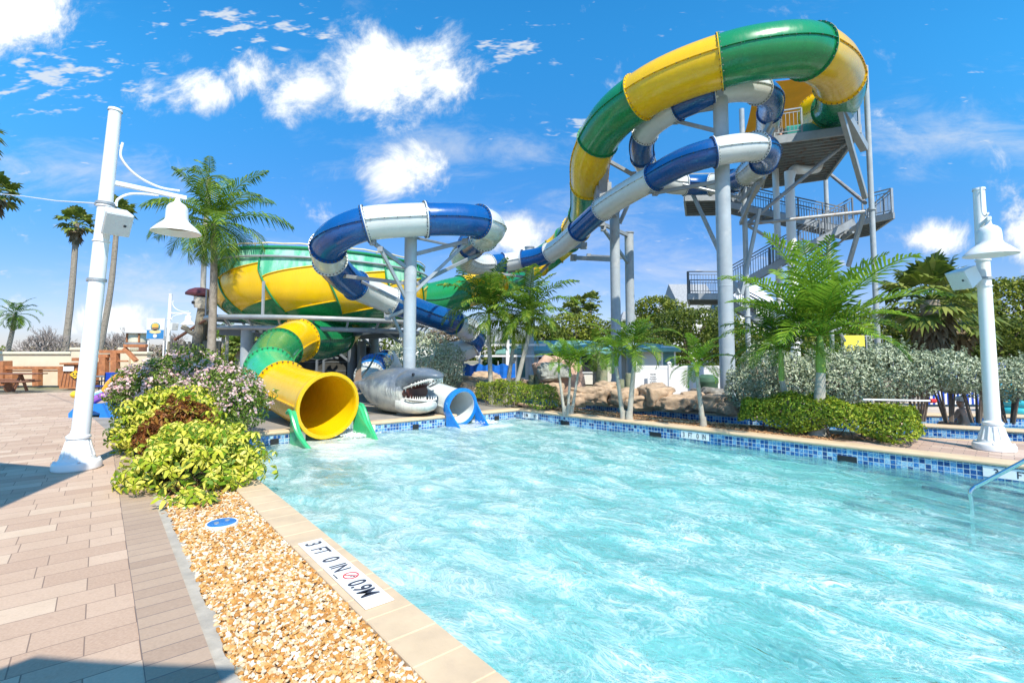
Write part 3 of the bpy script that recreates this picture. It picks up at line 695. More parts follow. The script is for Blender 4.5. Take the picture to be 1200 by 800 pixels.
BLUEP=[(899,160,23),(901,140,20.6),(903,117,18.3),(892,107,17),(868,103,16.3),(842,107,16.1),(815,117,16.3),(790,128,16.8),(766,144,17.6),(753,163,18.6),(753,184,20),(762,202,21.3),(780,214,22.3),(803,217,22.6),(828,217,22.4),(852,214,21.6),(872,207,20.2),(890,194,18.4),(899,182,17.2),(893,173,16.2),(870,173,15.6),(835,179,15.4),(800,190,16),(767,208,17),(740,223,18),(710,242,19.5),(687,262,21),(660,286,22.5),(635,300,23.5),(602,306,24),(580,309,23.7),(556,310,22),(541,303,20),(548,291,18),(565,279,16.4),(576,268,15.2),(562,260,14.1),(530,257,13.6),(480,258,13.2),(430,262,12.9),(402,272,12.9),(385,286,13.4),(386,304,14.2),(398,320,15),(416,334,15.9),(442,346,16.8),(466,355,17.3),(500,368,18.3),(530,377,19.2),(548,386,20.5),(558,397,21.5),(550,408,21.5),(520,415,21),(480,419,20.5),(455,424,20),(440,428,19),(432,437,17.6),(440,450,16.3),(470,458,15.3),(505,465,14.4),(524,471,13.95),(541,477,13.5)]
BJ=[(896,152),(903,132),(888,108),(833,109),(793,127),(757,158),(746,185),(803,217),(833,217),(860,212),(877,204),(896,190),(887,173),(835,179),(767,208),(706,244),(678,271),(644,295),(612,305),(591,307),(571,308),(553,290),(572,282),(560,260),(501,258),(429,262),(383,288),(388,306),(416,334),(461,352),(530,377),(549,387),(552,407),(452,425),(438,432),(432,440)]
B_,BX,BT,BS,BU,BR=tube_slide('tube_slide','blue and white enclosed tube slide twisting below the green one and ending beside the shark',BLUEP,.45,BJ,{'b':GB,'w':GW,'n':GLB},'bwbwbwbwbwbwbwbwbwbwbwbwbwbwbwbwbwbnw',flare=True)
# blue mouth: rim and apron
def rimring(mb,c,T,Sd,U,r0,r1,L,ns=36,back=.0):
    an=np.linspace(0,2*PI,ns,endpoint=False); vs=[]
    pf=[(r0,-L),(r1-.02,-L*.6),(r1,0),(r1-.01,.03),(r0-.018,.03),(r0-.027,-.02),(r0-.027,-L)]
    for (r,z) in pf:
        for A in an: vs.append(c+T*(z+back)+(math.cos(A)*Sd+math.sin(A)*U)*r)
    m=len(pf); fs=[]
    for j in range(m):
        j2=(j+1)%m
        for q in range(ns): q2=(q+1)%ns; fs.append((j*ns+q,j*ns+q2,j2*ns+q2,j2*ns+q))
    mb.add(vs,fs)
mb=MB(); rimring(mb,X:=BX[-1],BT[-1],BS[-1],BU[-1],.455,.525,.22); mb.build('mouth_rim',GLB,B_,smooth=50)
mb=MB(); c=Vector(X); t_=Vector(BT[-1]); t_.z=0; t_.normalize(); s_=Vector((t_.y,-t_.x,0))
for sg in(-1,1):
    pts=[]
    for k_ in range(9):
        f=k_/8; pts.append(c+s_*sg*(.50-.02*f)+t_*(f*.55)+Vector((0,0,.16-.62*f**.8)))
    base=[Vector((p.x,p.y,-.42)) for p in pts[::-1]]
    mb.slab3(pts+base,.04)
pp=[c-s_*.5+t_*0,c+s_*.5+t_*0,c+s_*.48+t_*.55,c-s_*.48+t_*.55]
mb.prism([(p.x,p.y) for p in pp],-.36,-.27); mb.build('apron',GLB,B_,smooth=30)
# ================================================================== bowl slide
bc=W(382,400,21.6); BC=Vector((bc.x,bc.y,0)); BRr=4.15
bowl=thing('bowl_slide','huge green and yellow bowl slide on grey legs with yellow tube mouth at the pool','water slide',BC)
prof=[(0,5.50),(.10,5.20),(.19,4.85),(.22,4.45),(.21,4.1),(.12,3.75),(-.15,3.4),(-.55,3.1),(-1.1,2.85)]   # (extra radius, z)
pz=np.array([p[1] for p in prof]); pr_=np.array([p[0] for p in prof])
def brad(z): return BRr+float(np.interp(z,pz[::-1],pr_[::-1]))
tilt=Vector((0.0,-.012,0))
def bp(th,z,o=0):
    r=brad(z)+o; return Vector((BC.x+r*math.cos(th),BC.y+r*math.sin(th),z+.022*r*math.sin(th)-.028*r*math.cos(th)))
NP=12; th0=R(-101)
SW=lambda z: .11*max(0,4.7-z)
for p in range(NP):
    ta=th0+2*PI*p/NP; tb=ta+2*PI/NP; nu=10
    mb=MB()
    zz=[]
    for i in range(nu+1):
        f=i/nu; th=ta+(tb-ta)*f
        zt=4.40+.52*(f**.75); zb=3.22+.46*f
        zs=[5.50,5.2,4.98]+list(np.linspace(zt+ (0.0),zt,1))+list(np.linspace(zt,zb,7))[1:]+list(np.linspace(zb,2.85,5))[1:]
        zs[2]=max(4.98,zt+.02); 
        for z in zs: zz.append(bp(th+SW(z),z))
    m=len(zs); fs=[];mi=[]
    for i in range(nu):
        for j in range(m-1):
            fs.append((i*m+j,(i+1)*m+j,(i+1)*m+j+1,i*m+j+1)); mi.append(0 if j<3 else (1 if j<9 else 2))
    mb.add(zz,fs); mb.mi=mi
    # inner face so the shell has thickness
    o=len(mb.v); mb.add([Vector((BC.x+(v[0]-BC.x)*.988,BC.y+(v[1]-BC.y)*.988,v[2]+.004)) for v in zz],[f[::-1] for f in fs]); mb.mi=mi+mi
    mb.cur=2
    # panel seam rib and bolted edges of the yellow patch
    mb.build('bowl_panel',[GF,GY,GG],bowl,smooth=45,recalc=False)
    mb=MB(); pts=[bp(ta+SW(z),z,.03) for z in np.linspace(5.5,2.87,14)]
    mb.tube(pts,.035,6); mb.build('seam_rib',GG,bowl,smooth=60)
    mb=MB()
    pts=[bp(ta+(tb-ta)*f+SW(4.40+.52*(f**.75)),4.40+.52*(f**.75),.02) for f in np.linspace(0,1,11)]; mb.tube(pts,.022,5)
    pts=[bp(ta+(tb-ta)*f+SW(3.22+.46*f),3.22+.46*f,.02) for f in np.linspace(0,1,11)]; mb.tube(pts,.022,5)
    mb.build('panel_flange',GY,bowl,smooth=60)
def ringpipe(mb,z,o,r,n=72,ns=8):
    pts=[bp(2*PI*i/n,z,o) for i in range(n+1)]; mb.tube(pts,r,ns,cap=False)
mb=MB(); ringpipe(mb,5.5,.03,.06); mb.build('rim_flange',GG,bowl,smooth=60)
mb=MB(); ringpipe(mb,5.15,.09,.045); mb.build('upper_band',M_steel,bowl,smooth=60)
mb=MB(); 
for i in range(24):
    th=2*PI*i/24; 
    if i%2: mb.bar(bp(th,5.5,.03),bp(th,5.66,.08),.03)
pts=[bp(2*PI*i/48,5.62+.03*(i%2),.07) for i in range(49)]; mb.tube(pts,.03,6,cap=False)
mb.build('rim_hose',GC,bowl,smooth=60)
# bowl floor cone with hole
mb=MB(); mb.lathe([(BRr-1.05,2.86),(2.2,2.62),(1.1,2.5)],BC,48); mb.build('bowl_floor',GG,bowl,smooth=60,recalc=False)
# ring beam
mb=MB()
for (o,z,r_) in((.34,2.98,.09),(.02,2.62,.09)): 
    pts=[Vector((BC.x+(BRr+o)*math.cos(a),BC.y+(BRr+o)*math.sin(a),z-.09*math.cos(a)+.09*math.sin(a))) for a in np.linspace(0,2*PI,73)]; mb.tube(pts,r_,8,cap=False)
for i in range(24):
    a=2*PI*i/24; c_=math.cos(a);s_=math.sin(a); dz=-.09*c_+.09*s_
    mb.bar((BC.x+(BRr+.34)*c_,BC.y+(BRr+.34)*s_,2.98+dz),(BC.x+(BRr+.02)*c_,BC.y+(BRr+.02)*s_,2.62+dz),.07)
mb.build('ring_beam',M_steel,bowl,smooth=50)
mb=MB()
for i in range(6):
    a=2*PI*i/6+.26; mb.bar((BC.x+(BRr)*math.cos(a),BC.y+(BRr)*math.sin(a),2.5),(BC.x+1.2*math.cos(a),BC.y+1.2*math.sin(a),2.35),.16,.22)
mb.build('radial_beams',M_dgrey,bowl,smooth=0)
for th in (R(-97),R(-152),R(-42)):
    mb=MB(); pz0=Vector((BC.x+(BRr+.34)*math.cos(th),BC.y+(BRr+.34)*math.sin(th),2.98)); mb.tube([Vector((pz0.x,pz0.y,4.15)),pz0],.055,6); mb.build('bracket',M_steel,bowl)
# legs: one outside left, others behind
for (px,Y) in ((290,19.3),(438,24),(478,21),(330,25)):
    w=W(px,400,Y); mb=MB(); mb.tube([(w.x,w.y,0),(w.x,w.y,2.55)],.24,20); mb.lathe([(.0,.06),(.36,.06),(.36,0)],(w.x,w.y,0),16); mb.box((w.x,w.y,2.6),(.6,.6,.06)); mb.build('leg',M_grey,bowl)
    dv=(BC-Vector((w.x,w.y,0))).normalized()
    mb=MB(); mb.bar((w.x,w.y,1.9),Vector((w.x,w.y,2.6))+dv*1.2,.1); mb.build('knee_brace',M_steel,bowl,smooth=0)
# exit tube of the bowl
EX=[(410,372,21.2,.80),(400,385,20.4,.80),(382,396,19.2,.80),(352,398,17.4,.72),(330,408,15.9,.66),(316,424,14.6,.62),(318,440,13.5,.60),(332,453,12.75,.61),(352,463,12.1,.64),(371,470,11.6,.68),(385,475,11.25,.70)]
exit_joints=[(393,391),(350,398),(328,409),(315,432),(330,452)]
E_,EXX,ET,ES,EU,ER=tube_slide('exit_tube','tmp',EX,.7,exit_joints,{'y':GY,'g':GG,'m':GLG},'ygygmy',flare=True,step=.14)
for ch in list(E_.children):
    mw=ch.location+E_.location-bowl.location; ch.parent=bowl; ch.location=mw; ch.name='exit_tube_section'
bpy.data.objects.remove(E_)
mb=MB(); rimring(mb,EXX[-1],ET[-1],ES[-1],EU[-1],.70,.76,.16); mb.build('exit_rim',GY,bowl,smooth=50)
c=Vector(EXX[-1]); t_=Vector(ET[-1]); t_.z=0; t_.normalize(); s_=Vector((t_.y,-t_.x,0))
for sg,lx in((-1,.05),(1,.0)):
    mb=MB(); pts=[];ns_=12
    for k_ in range(ns_+1):
        f=k_/ns_; pts.append(c+s_*sg*(.76+.08*math.sin(PI*f)*.6)+t_*(-.15+f*.95)+Vector((0,0,(-.10+.10*math.sin(PI*min(1,f*2.2))) -.74*max(0,(f-.14)/.86)**.75)))
    base=[Vector((p.x,p.y,-.46)) for p in pts[::-1]]
    mb.slab3(pts+base,.07)
    pts2=[p+s_*sg*.10*(1-i/ns_) for i,p in enumerate(pts)]; mb.tube(pts2,[.045]*len(pts2),8)
    mb.build('splash_guard',GLG,bowl,smooth=40)
mb=MB(); pp=[c-s_*.72-t_*.3,c+s_*.72-t_*.3,c+s_*.74+t_*.7,c-s_*.74+t_*.7]; mb.prism([(p.x,p.y) for p in pp],-.45,-.285); mb.build('run_out',GLG,bowl,smooth=20)
# drain holes in the mouth floor
mb=MB()
for i in range(7):
    for j in range(8):
        a=R(-90)+(j-3.5)*.085; kk=-3-i*1
        if -kk>=len(EXX): continue
        p=EXX[-1]-ET[-1]*(.25+i*.11); mb.box(p+(math.cos(a)*ES[-1]+math.sin(a)*EU[-1])*(.668-.0),(.035,.035,.012),z=.4)
mb.build('drain_holes',M_dark,bowl,smooth=0)
# ================================================================== support columns
def colz(px,py,Y): return W(px,py,Y)
def column(px,py,Y,r,label,arms=(),cap=True):
    top=W(px,py,Y); root=thing('support_column',label,'steel column',(top.x,top.y,0),group='steel columns carrying the slides')
    mb=MB(); mb.tube([(top.x,top.y,0.02),(top.x,top.y,top.z)],r,24); 
    for fz in(.36,.68): mb.lathe([(r,-.02),(r+.004,-.015),(r+.004,.015),(r,.02)],(top.x,top.y,top.z*fz),24)
    mb.build('pole',M_grey,root)
    mb=MB(); mb.lathe([(0,.05),(r+.16,.05),(r+.16,0),(0,0)],(top.x,top.y,0),20)
    for i in range(8): a=2*PI*i/8; mb.lathe([(0,.13),(.03,.13),(.03,.05)],(top.x+(r+.1)*math.cos(a),top.y+(r+.1)*math.sin(a),0),6)
    mb.build('base_plate',M_steel,root,smooth=30)
    if cap: mb=MB(); mb.lathe([(0,.03),(r+.03,.03),(r+.03,-.03),(r,-.03)],top,20); mb.build('cap_plate',M_steel,root,smooth=30)
    for (p,q,w_) in arms:
        mb=MB(); mb.bar(p,q,w_,w_*1.25,bev=.01)
        mb.box(Vector(q),(w_*1.8,w_*1.8,w_*1.8)); mb.build('arm',M_steel,root,smooth=0)
    return root
def onpole(px,py,Y): return W(px,py,Y)
T850=(843.5,98,16.0)
column(*T850,.235,'tallest grey column standing in the centre under the green top of the big slide',[(W(843,112,15.9),W(845,66+18,15.2),.22),(W(845,125,15.9),W(795,133,16.7),.12),(W(845,155,15.9),W(792,142,16.9),.10),(W(846,180,15.9),W(765,222,17.1),.14),(W(847,212,15.9),W(768,226,17.2),.10)],cap=False)
column(720,247,21.6,.215,'grey column left of the tallest one with a bent bracket gripping green and blue tubes',[(W(721,252,21.5),W(706,225,20.8),.36),(W(706,228,20.8),W(708,176,19.6),.36),(W(726,262,21.6),W(757,192,21),.12),(W(708,186,20),W(742,205,20.6),.12),(W(718,304,21.6),W(672,302,24),.16)],cap=False)
column(737,273,25,.225,'thin grey column close behind and right of the bent bracket column',[(W(736,276,25),W(705,262,22.3),.14),(W(737,310,25),W(707,268,22.4),.12),(W(736,302,25),W(690,300,26),.12)])
column(620.5,290,24.6,.22,'grey column rising behind the pair of bushy palms under the far slide run',[(W(622,294,24.5),W(684,288,23.2),.16),(W(622,330,24.5),W(660,293,23),.10),(W(619,317,24.5),W(597,318,24.4),.10),(W(619,325,24.5),W(562,318,22.6),.10)])
r480=.172
column(481.5,277,13.75,r480,'grey column right behind the shark holding the big blue and white curve',[(W(478,315,13.7),W(437,284,13.0),.085),(W(477,352,13.7),W(446,292,13.0),.075),(W(476,332,13.8),W(390,322,14.7),.085),(W(478,357,13.8),W(420,328,15.6),.07),(W(486,298,13.8),W(545,283,14.2),.085),(W(486,342,13.8),W(546,285,14.3),.075),(W(488,333,13.9),W(560,298,16.8),.085),(W(484,278,13.8),W(535,289,17.6),.06),(W(479,362,13.7),W(455,372,14.3),.08),(W(456,362,14.6),W(471,393,14.9),.07)],cap=False)
column(594,396,27,.25,'short grey column low behind the palm trunks left of the far bend',[(W(594,402,27),W(556,402,22),.12)])
# cradle brackets under tubes
# ================================================================== slide tower
ZT=10.9
def gz(px,py,z):   # point at height z seen at this image place
    r=ray(px,py); k_=(z-H)/r.z; return Vector((r.x*k_,r.y*k_,z))
NL,NR,FR,FL=gz(906,160,ZT),gz(1008,146,ZT),gz(968,203,ZT),gz(893,214,ZT)
tower=thing('slide_tower','tall grey steel tower with switchback stairs and a top deck where the slides start','tower',((NL.x+FR.x)/2,(NL.y+FR.y)/2,0))
def rail(p,q,h=1.07,nb=None,post=1.3,mat=M_steel,nm='railing',parent=tower,below=0):
    p=Vector(p);q=Vector(q); dd_=(q-p).normalized()*.05; p=p+dd_; q=q-dd_; L=(q-p).length; mb=MB(); up=Vector((0,0,1))
    mb.bar(p+up*h,q+up*h,.05); mb.bar(p+up*.12,q+up*.12,.035); mb.bar(p+up*(h-.14),q+up*(h-.14),.03)
    n_=max(2,int(L/.13))
    for i in range(1,n_): c=p+(q-p)*i/n_; mb.bar(c+up*.12,c+up*(h-.14),.016)
    m_=max(1,int(round(L/post)))
    for i in range(m_+1): c=p+(q-p)*i/m_; mb.bar(c-up*.1,c+up*h,.055)
    return mb.build(nm,mat,parent,smooth=0)
def platform(cs,th=.34,nj=9,nm='platform',edge=M_steel):
    cs=[Vector(c) for c in cs]; mb=MB(); mb.slab3([c for c in cs],.05); mb.build(nm,M_dgrey,tower,smooth=0)
    mb=MB(); dn=Vector((0,0,-th/2-.01))
    for i in range(4): mb.bar(cs[i]+dn,cs[(i+1)%4]+dn,.10,th)
    mb.build('edge_beam',edge,tower,smooth=0)
    mb=MB(); dn=Vector((0,0,-.15))
    for i in range(1,nj):
        f=i/nj; mb.bar(cs[0].lerp(cs[3],f)+dn,cs[1].lerp(cs[2],f)+dn,.07,.16)
    mb.build('joists',M_rust if nj>8 else M_dgrey,tower,smooth=0)
platform([NL,NR,FR,FL],nj=16)
for a_,b_ in((NL,NL.lerp(NR,.36)),(NL.lerp(NR,.86),NR),(NR,FR),(FR,FL)): rail(a_,b_)
rail(NL.lerp(FL,.45),FL)
fwd=(FR-NR).normalized(); rt=(NR-NL).normalized(); upv=Vector((0,0,1))
def at(px,py,Y): return W(px,py,Y)
# legs
legs=[(1014,78,20.3,.105),(869,128,21.0,.105),(964,120,26.5,.11),(907,130,27.5,.09)]
LP=[]
for (px,py,Y,r_) in legs:
    w=W(px,py,Y); LP.append(w); mb=MB(); mb.tube([(w.x,w.y,0),(w.x,w.y,w.z)],r_,14)
    for z_ in(3.2,7.6): mb.lathe([(r_,-.03),(r_+.05,-.02),(r_+.05,.02),(r_,.03)],(w.x,w.y,z_),14)
    mb.build('tower_leg',M_grey,tower)
# white drain pipes
def elbow(pts,r_,nm='drain_pipe',mat=None):
    mb=MB(); Q=spline([list(p) for p in pts],8); mb.tube([tuple(q) for q in Q],r_,14); mb.build(nm,mat or M_white,tower)
pa=W(960,168,23.5); pb=W(960,190,23.5); pc=W(957,197,23.3); pd=W(930,199,22.5); pe=W(925,205,22.3)
pf=Vector((pe.x,pe.y,pe.z-.6))
elbow([pa,pa.lerp(pb,.5),pb,Vector((pb.x-.12,pb.y,pb.z-.32)),Vector((pb.x-.45,pb.y-.1,pb.z-.42)),pd+Vector((.3,0,.0)),pd,Vector((pe.x,pe.y,pe.z-.2)),pf,Vector((pf.x,pf.y,0))],.2)
w=W(907,150,24); elbow([(w.x,w.y,w.z-.6),(w.x,w.y,5),(w.x,w.y,0)],.15)
w1=W(905,158,23); elbow([w1,w1+Vector((-.0,0,-.3)),w1+Vector((.35,0,-.42)),w1+Vector((.45,0,-1.0))],.11)
# landings
ZR=7.7; LR=[gz(1017,256,ZR),gz(1048,249,ZR)]
lr0=gz(1010,257,ZR); lr1=gz(1047,249,ZR); lr2=lr1+fwd*3.4; lr3=lr0+fwd*3.4
platform([lr0,lr1,lr2,lr3],.26,8,'landing'); rail(lr0,lr1,nm='railing'); rail(lr1,lr2); rail(lr3,lr2)
ZL=4.5; l0=gz(806,344,ZL); l1=gz(846,344,ZL); l2=l1+fwd*3.0; l3=l0+fwd*3.0
platform([l0,l1,l2,l3],.28,7,'landing'); rail(l0,l1,mat=M_dgrey); rail(l0,l3,mat=M_dgrey); rail(l3,l2,mat=M_dgrey)
ZU=9.25; k0=gz(802,228,ZU)+fwd*0.2; k1=gz(852,227,ZU)+fwd*.2; k2=k1+fwd*2.8; k3=k0+fwd*2.8
platform([k0,k1,k2,k3],.26,7,'landing'); rail(k0,k3); rail(k3,k2); rail(k0,k1)
def flight(a,b_,wid,side,n_):
    """a: low end, b: high end of the near stringer; side: direction of the other stringer"""
    a=Vector(a);b_=Vector(b_); side=Vector(side)*wid; mb=MB()
    dn=Vector((0,0,-.08)); mb.bar(a+dn,b_+dn,.06,.30); mb.bar(a+side+dn,b_+side+dn,.06,.30)
    mb.build('stringer',M_steel,tower,smooth=0)
    mb=MB(); h_=Vector((b_.x-a.x,b_.y-a.y,0)); hd=h_.normalized(); zz_=math.atan2(hd.y,hd.x)
    for i in range(n_):
        c=a.lerp(b_,(i+.5)/n_)+side*.5; mb.box(c,(h_.length/n_*1.05,wid-.08,.05),z=zz_)
    mb.build('treads',M_dgrey,tower,smooth=0)
    rail(a,b_,mat=M_dgrey); rail(a+side,b_+side,mat=M_dgrey)
flight(l1+Vector((0,0,0)),lr0-rt*.3+Vector((0,0,0)),1.15,fwd,19)
f1a=lr3-fwd*1.3; flight(f1a,k1+fwd*1.3,1.15,fwd,14)
flight(l2+rt*3.6-Vector((0,0,2.3))-fwd*1.25,l2-fwd*1.25,1.15,fwd,12)
flight(k2-fwd*1.2,FL+Vector((-.3,-.4,-.1)),1.0,fwd,9)
# bracing
M_=M_rust
def brace(nm,p,q,w_,m_=M_steel,round_=True):
    mb=MB(); (mb.tube([p,q],w_/2,8) if round_ else mb.bar(p,q,w_,w_*1.2)); mb.build(nm,m_,tower,smooth=40)
brace('brace',W(876,262,21.2),W(1003,158,20.6),.16,M_rust); brace('brace',W(964,197,26),W(1014,238,20.6),.16,M_rust)
brace('brace',W(872,263,21),W(1013,248,20.5),.15,M_rust); brace('brace',W(872,262,21),W(935,298,22),.14)
brace('brace',W(1012,250,20.6),W(994,312,22),.14,M_grey,False); brace('brace',W(870,250,21),W(905,190,18.6),.15,M_steel,False); brace('brace',W(868,235,21),W(895,208,18.6),.12,M_steel,False)
brace('brace',W(868,262,21),W(888,215,18.5),.12,M_steel,False); brace('brace',W(869,345,21),W(890,245,20.5),.12,M_grey,False); brace('brace',W(866,345,21),W(812,228,23),.12,M_grey,False)
brace('brace',W(869,206,21),W(905,139,19.6),.14,M_steel,False)
brace('brace',W(869,225,21),W(908,150,19.6),.10,M_steel,False)
brace('brace',W(800,216,21.5),W(868,232,21),.13); 
brace('slide_bracket',W(1013,174,20.2),W(976,108,18.2),.26,M_steel,False); brace('slide_bracket',W(1014,232,20.3),W(984,126,18.6),.17,M_steel,False)
brace('brace',W(964,300,26.5),W(1000,272,22),.1); brace('brace',W(964,300,26.5),W(940,280,24),.1)
# start tubs (teal) and sails
mb=MB(); c=W(957,134,21.3); 
mb.box((c.x,c.y+.4,ZT+.45),(2.3,1.2,.85),z=math.atan2(rt.y,rt.x),bev=.1); mb.box((c.x+1.1,c.y+.9,ZT+.75),(1.0,.9,1.4),z=math.atan2(rt.y,rt.x),bev=.1); mb.build('launch_tub',GEL('teal_gelcoat',(.03,.28,.22)),tower,smooth=30)
M_sail=PM('orange_shade_cloth',(.90,.42,.02),.08,2,.8)
def sail(name,label,cs,mat,cat='shade sail',n_=10,sag=.25,pinch=.12):
    cs=[Vector(c) for c in cs]; V=[]
    for i in range(n_+1):
        for j in range(n_+1):
            u_=i/n_;v_=j/n_; p=cs[0]*(1-u_)*(1-v_)+cs[1]*u_*(1-v_)+cs[2]*u_*v_+cs[3]*(1-u_)*v_
            p=p-Vector((0,0,sag*16*u_*(1-u_)*v_*(1-v_)*.5)); ed=(cs[0]+cs[1]+cs[2]+cs[3])/4
            pin=pinch*(4*u_*(1-u_)+4*v_*(1-v_)-4*u_*(1-u_)*4*v_*(1-v_)); p=p.lerp(ed,pin*.6); V.append(p)
    fs=[]; m_=n_+1
    for i in range(n_):
        for j in range(n_): fs.append((i*m_+j,(i+1)*m_+j,(i+1)*m_+j+1,i*m_+j+1))
    mb=MB(); mb.add(V,fs); mb.add([Vector(v)-Vector((0,0,.012)) for v in V],[f[::-1] for f in fs]); o=mb.build(name,mat,smooth=60,recalc=False); tag(o,label,cat); return o
s1=sail('shade_sail','orange yellow shade sail stretched above the top deck of the slide tower',[W(868,170,27.5),W(884,96,22.5),W(962,86,22.0),W(950,150,27)],M_sail)
# a rider waiting at the rail
# ================================================================== plants
L_palm=LEAF('palm_leaf',[(0,(.03,.085,.010)),(.35,(.08,.17,.018)),(.7,(.18,.29,.03)),(1,(.42,.44,.06))],.38,.30)
L_palmb=LEAF('bright_palm_leaf',[(0,(.06,.15,.015)),(.5,(.17,.31,.025)),(1,(.36,.48,.05))],.38,.34)
L_fan=LEAF('fan_palm_leaf',[(0,(.05,.09,.02)),(.5,(.14,.19,.035)),(1,(.34,.34,.09))],.45,.2)
L_old=LEAF('dry_fan_leaf',[(0,(.10,.075,.045)),(1,(.24,.19,.12))],.8,.05)
L_var=LEAF('variegated_leaf',[(0,(.05,.13,.01)),(.25,(.14,.27,.015)),(.42,(.40,.46,.03)),(.62,(.66,.62,.07)),(1,(.84,.76,.20))],.42,.25,(.6,.6,.03))
L_bronze=LEAF('bronze_leaf',[(0,(.06,.03,.012)),(.45,(.20,.065,.02)),(.7,(.34,.14,.03)),(.85,(.32,.30,.04)),(1,(.5,.48,.05))],.45,.2,(.4,.1,.02))
L_flow=LEAF('shrub_leaf',[(0,(.04,.08,.012)),(.5,(.13,.21,.03)),(1,(.30,.38,.07))],.45,.2)
L_petal=LEAF('pink_petal',[(0,(.72,.40,.42)),(.5,(.86,.62,.58)),(1,(.92,.82,.76))],.6,.35,(.9,.6,.6))
L_hedge=LEAF('clipped_leaf',[(0,(.04,.09,.01)),(.35,(.13,.22,.018)),(.7,(.34,.41,.035)),(1,(.60,.56,.08))],.4,.25,(.4,.5,.03))
L_silver=LEAF('silver_leaf',[(0,(.12,.16,.08)),(.4,(.35,.41,.27)),(1,(.68,.72,.54))],.6,.12,(.3,.35,.2))
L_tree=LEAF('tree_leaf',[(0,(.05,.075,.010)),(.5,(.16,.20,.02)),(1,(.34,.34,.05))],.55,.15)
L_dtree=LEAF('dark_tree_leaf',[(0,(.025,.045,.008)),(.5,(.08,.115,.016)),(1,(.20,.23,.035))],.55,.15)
L_dry=LEAF('dry_scrub_leaf',[(0,(.16,.12,.10)),(.6,(.28,.22,.17)),(1,(.30,.30,.16))],.8,.1)
M_bark=PM('palm_bark',(.30,.26,.21),.22,8,.85,bump=.6,bscale=14,stain=(.13,.11,.09),smix=.6,sscale=5)
M_gbark=PM('smooth_grey_trunk',(.40,.37,.31),.15,7,.75,bump=.4,bscale=18,stain=(.22,.2,.17),smix=.5,sscale=4)
M_shaft=PM('green_crownshaft',(.20,.32,.045),.2,3,.4,stain=(.42,.45,.06),smix=.7)
M_twig=PM('twig_bark',(.17,.13,.10),.2,10,.9)
M_bare=PM('bare_branches',(.28,.24,.22),.15,10,.9)
def tap(mb,pts,r0,r1,n=10,ringy=0):
    Q=spline([list(p) for p in pts],6); m=len(Q)-1
    mb.tube([tuple(q) for q in Q],[ (r0+(r1-r0)*i/m)*(1+(ringy if i%2 else 0)) for i in range(m+1)],n)
def palm(label,base,crown,nf,L,droop,el=(R(75),R(-15)),r0=.13,r1=.08,leaf=None,shaft=0,nl=26,wid=.05,_k=1,parts=True,ll=.34,group=None,name='palm_tree',bend=.0,ldroop=.5,az0=None,vee=.35,bark=None):
    base=Vector(base);crown=Vector(crown); leaf=leaf or L_palm; nl=int(nl*.88); wid=.74/nl; nf=int(nf*1.15)
    root=thing(name,label,'palm tree',base,group=group)
    mid=base.lerp(crown,.5)+Vector((bend,0,0)); 
    mb=MB(); tap(mb,[base-Vector((0,0,.02)),base.lerp(mid,.5)+Vector((bend*.3,0,0)),mid,mid.lerp(crown,.5)+Vector((bend*.3,0,0)),crown],r0,r1,12,.04)
    mb.lathe([(r0*1.5,-.02),(r0*1.25,.10),(r0,.25)],base,12); mb.build('trunk',bark or M_bark,root)
    top=crown
    if shaft:
        top=crown+Vector((0,0,shaft)); mb=MB(); mb.tube([crown-Vector((0,0,.02)),crown+Vector((0,0,shaft*.25)),crown+Vector((0,0,shaft*.7)),top],[r1*1.02,r1*1.15,r1*.85,r1*.5],12); mb.build('crownshaft',M_shaft,root)
    mball=MB(); g=PI*(3-5**.5); a0=random.random()*6 if az0 is None else az0
    for i in range(nf):
        f=i/(nf-1) if nf>1 else 0; e_=el[0]+(el[1]-el[0])*f**.9+random.uniform(-.1,.1); l=L*(random.uniform(.85,1.08))*(.72+.28*math.sin(PI*min(1,f+.25)))
        mb=mball if not parts else MB(); frond(mb,top-Vector((0,0,.03*f)),a0+g*i,e_,l,droop*random.uniform(.8,1.2)*(.6+.5*f),nl,ll,wid,rr=L*.011,ldroop=ldroop,vee=vee)
        if parts: mb.build('frond',leaf,root,smooth=0,recalc=False)
    if not parts: mball.build('crown',leaf,root,smooth=0,recalc=False)
    return root
def fanpalm(label,base,top,n,stem,rad,r0=.2,r1=.16,skirt=0,nseg=16,group=None,name='fan_palm',leaf=None):
    base=Vector(base);top=Vector(top); root=thing(name,label,'palm tree',base,group=group); leaf=leaf or L_fan
    mb=MB(); tap(mb,[base,base.lerp(top,.5)+Vector(((top.x-base.x)*.25,0,0)),top],r0,r1,10,.05); mb.build('trunk',M_bark,root)
    mb=MB(); g=PI*(3-5**.5)
    for i in range(n):
        f=i/n; fanleaf(mb,top,g*i,R(82)-R(118)*f,stem*random.uniform(.8,1.15),rad*random.uniform(.85,1.1),nseg)
    mb.build('crown',leaf,root,smooth=0,recalc=False)
    if skirt:
        mb=MB()
        for i in range(skirt): fanleaf(mb,top-Vector((0,0,.1+.9*(i/skirt)*rad)),g*i,R(-50)-R(30)*i/skirt,stem*.55,rad*.75,10)
        mb.build('dead_skirt',L_old,root,smooth=0,recalc=False)
    return root
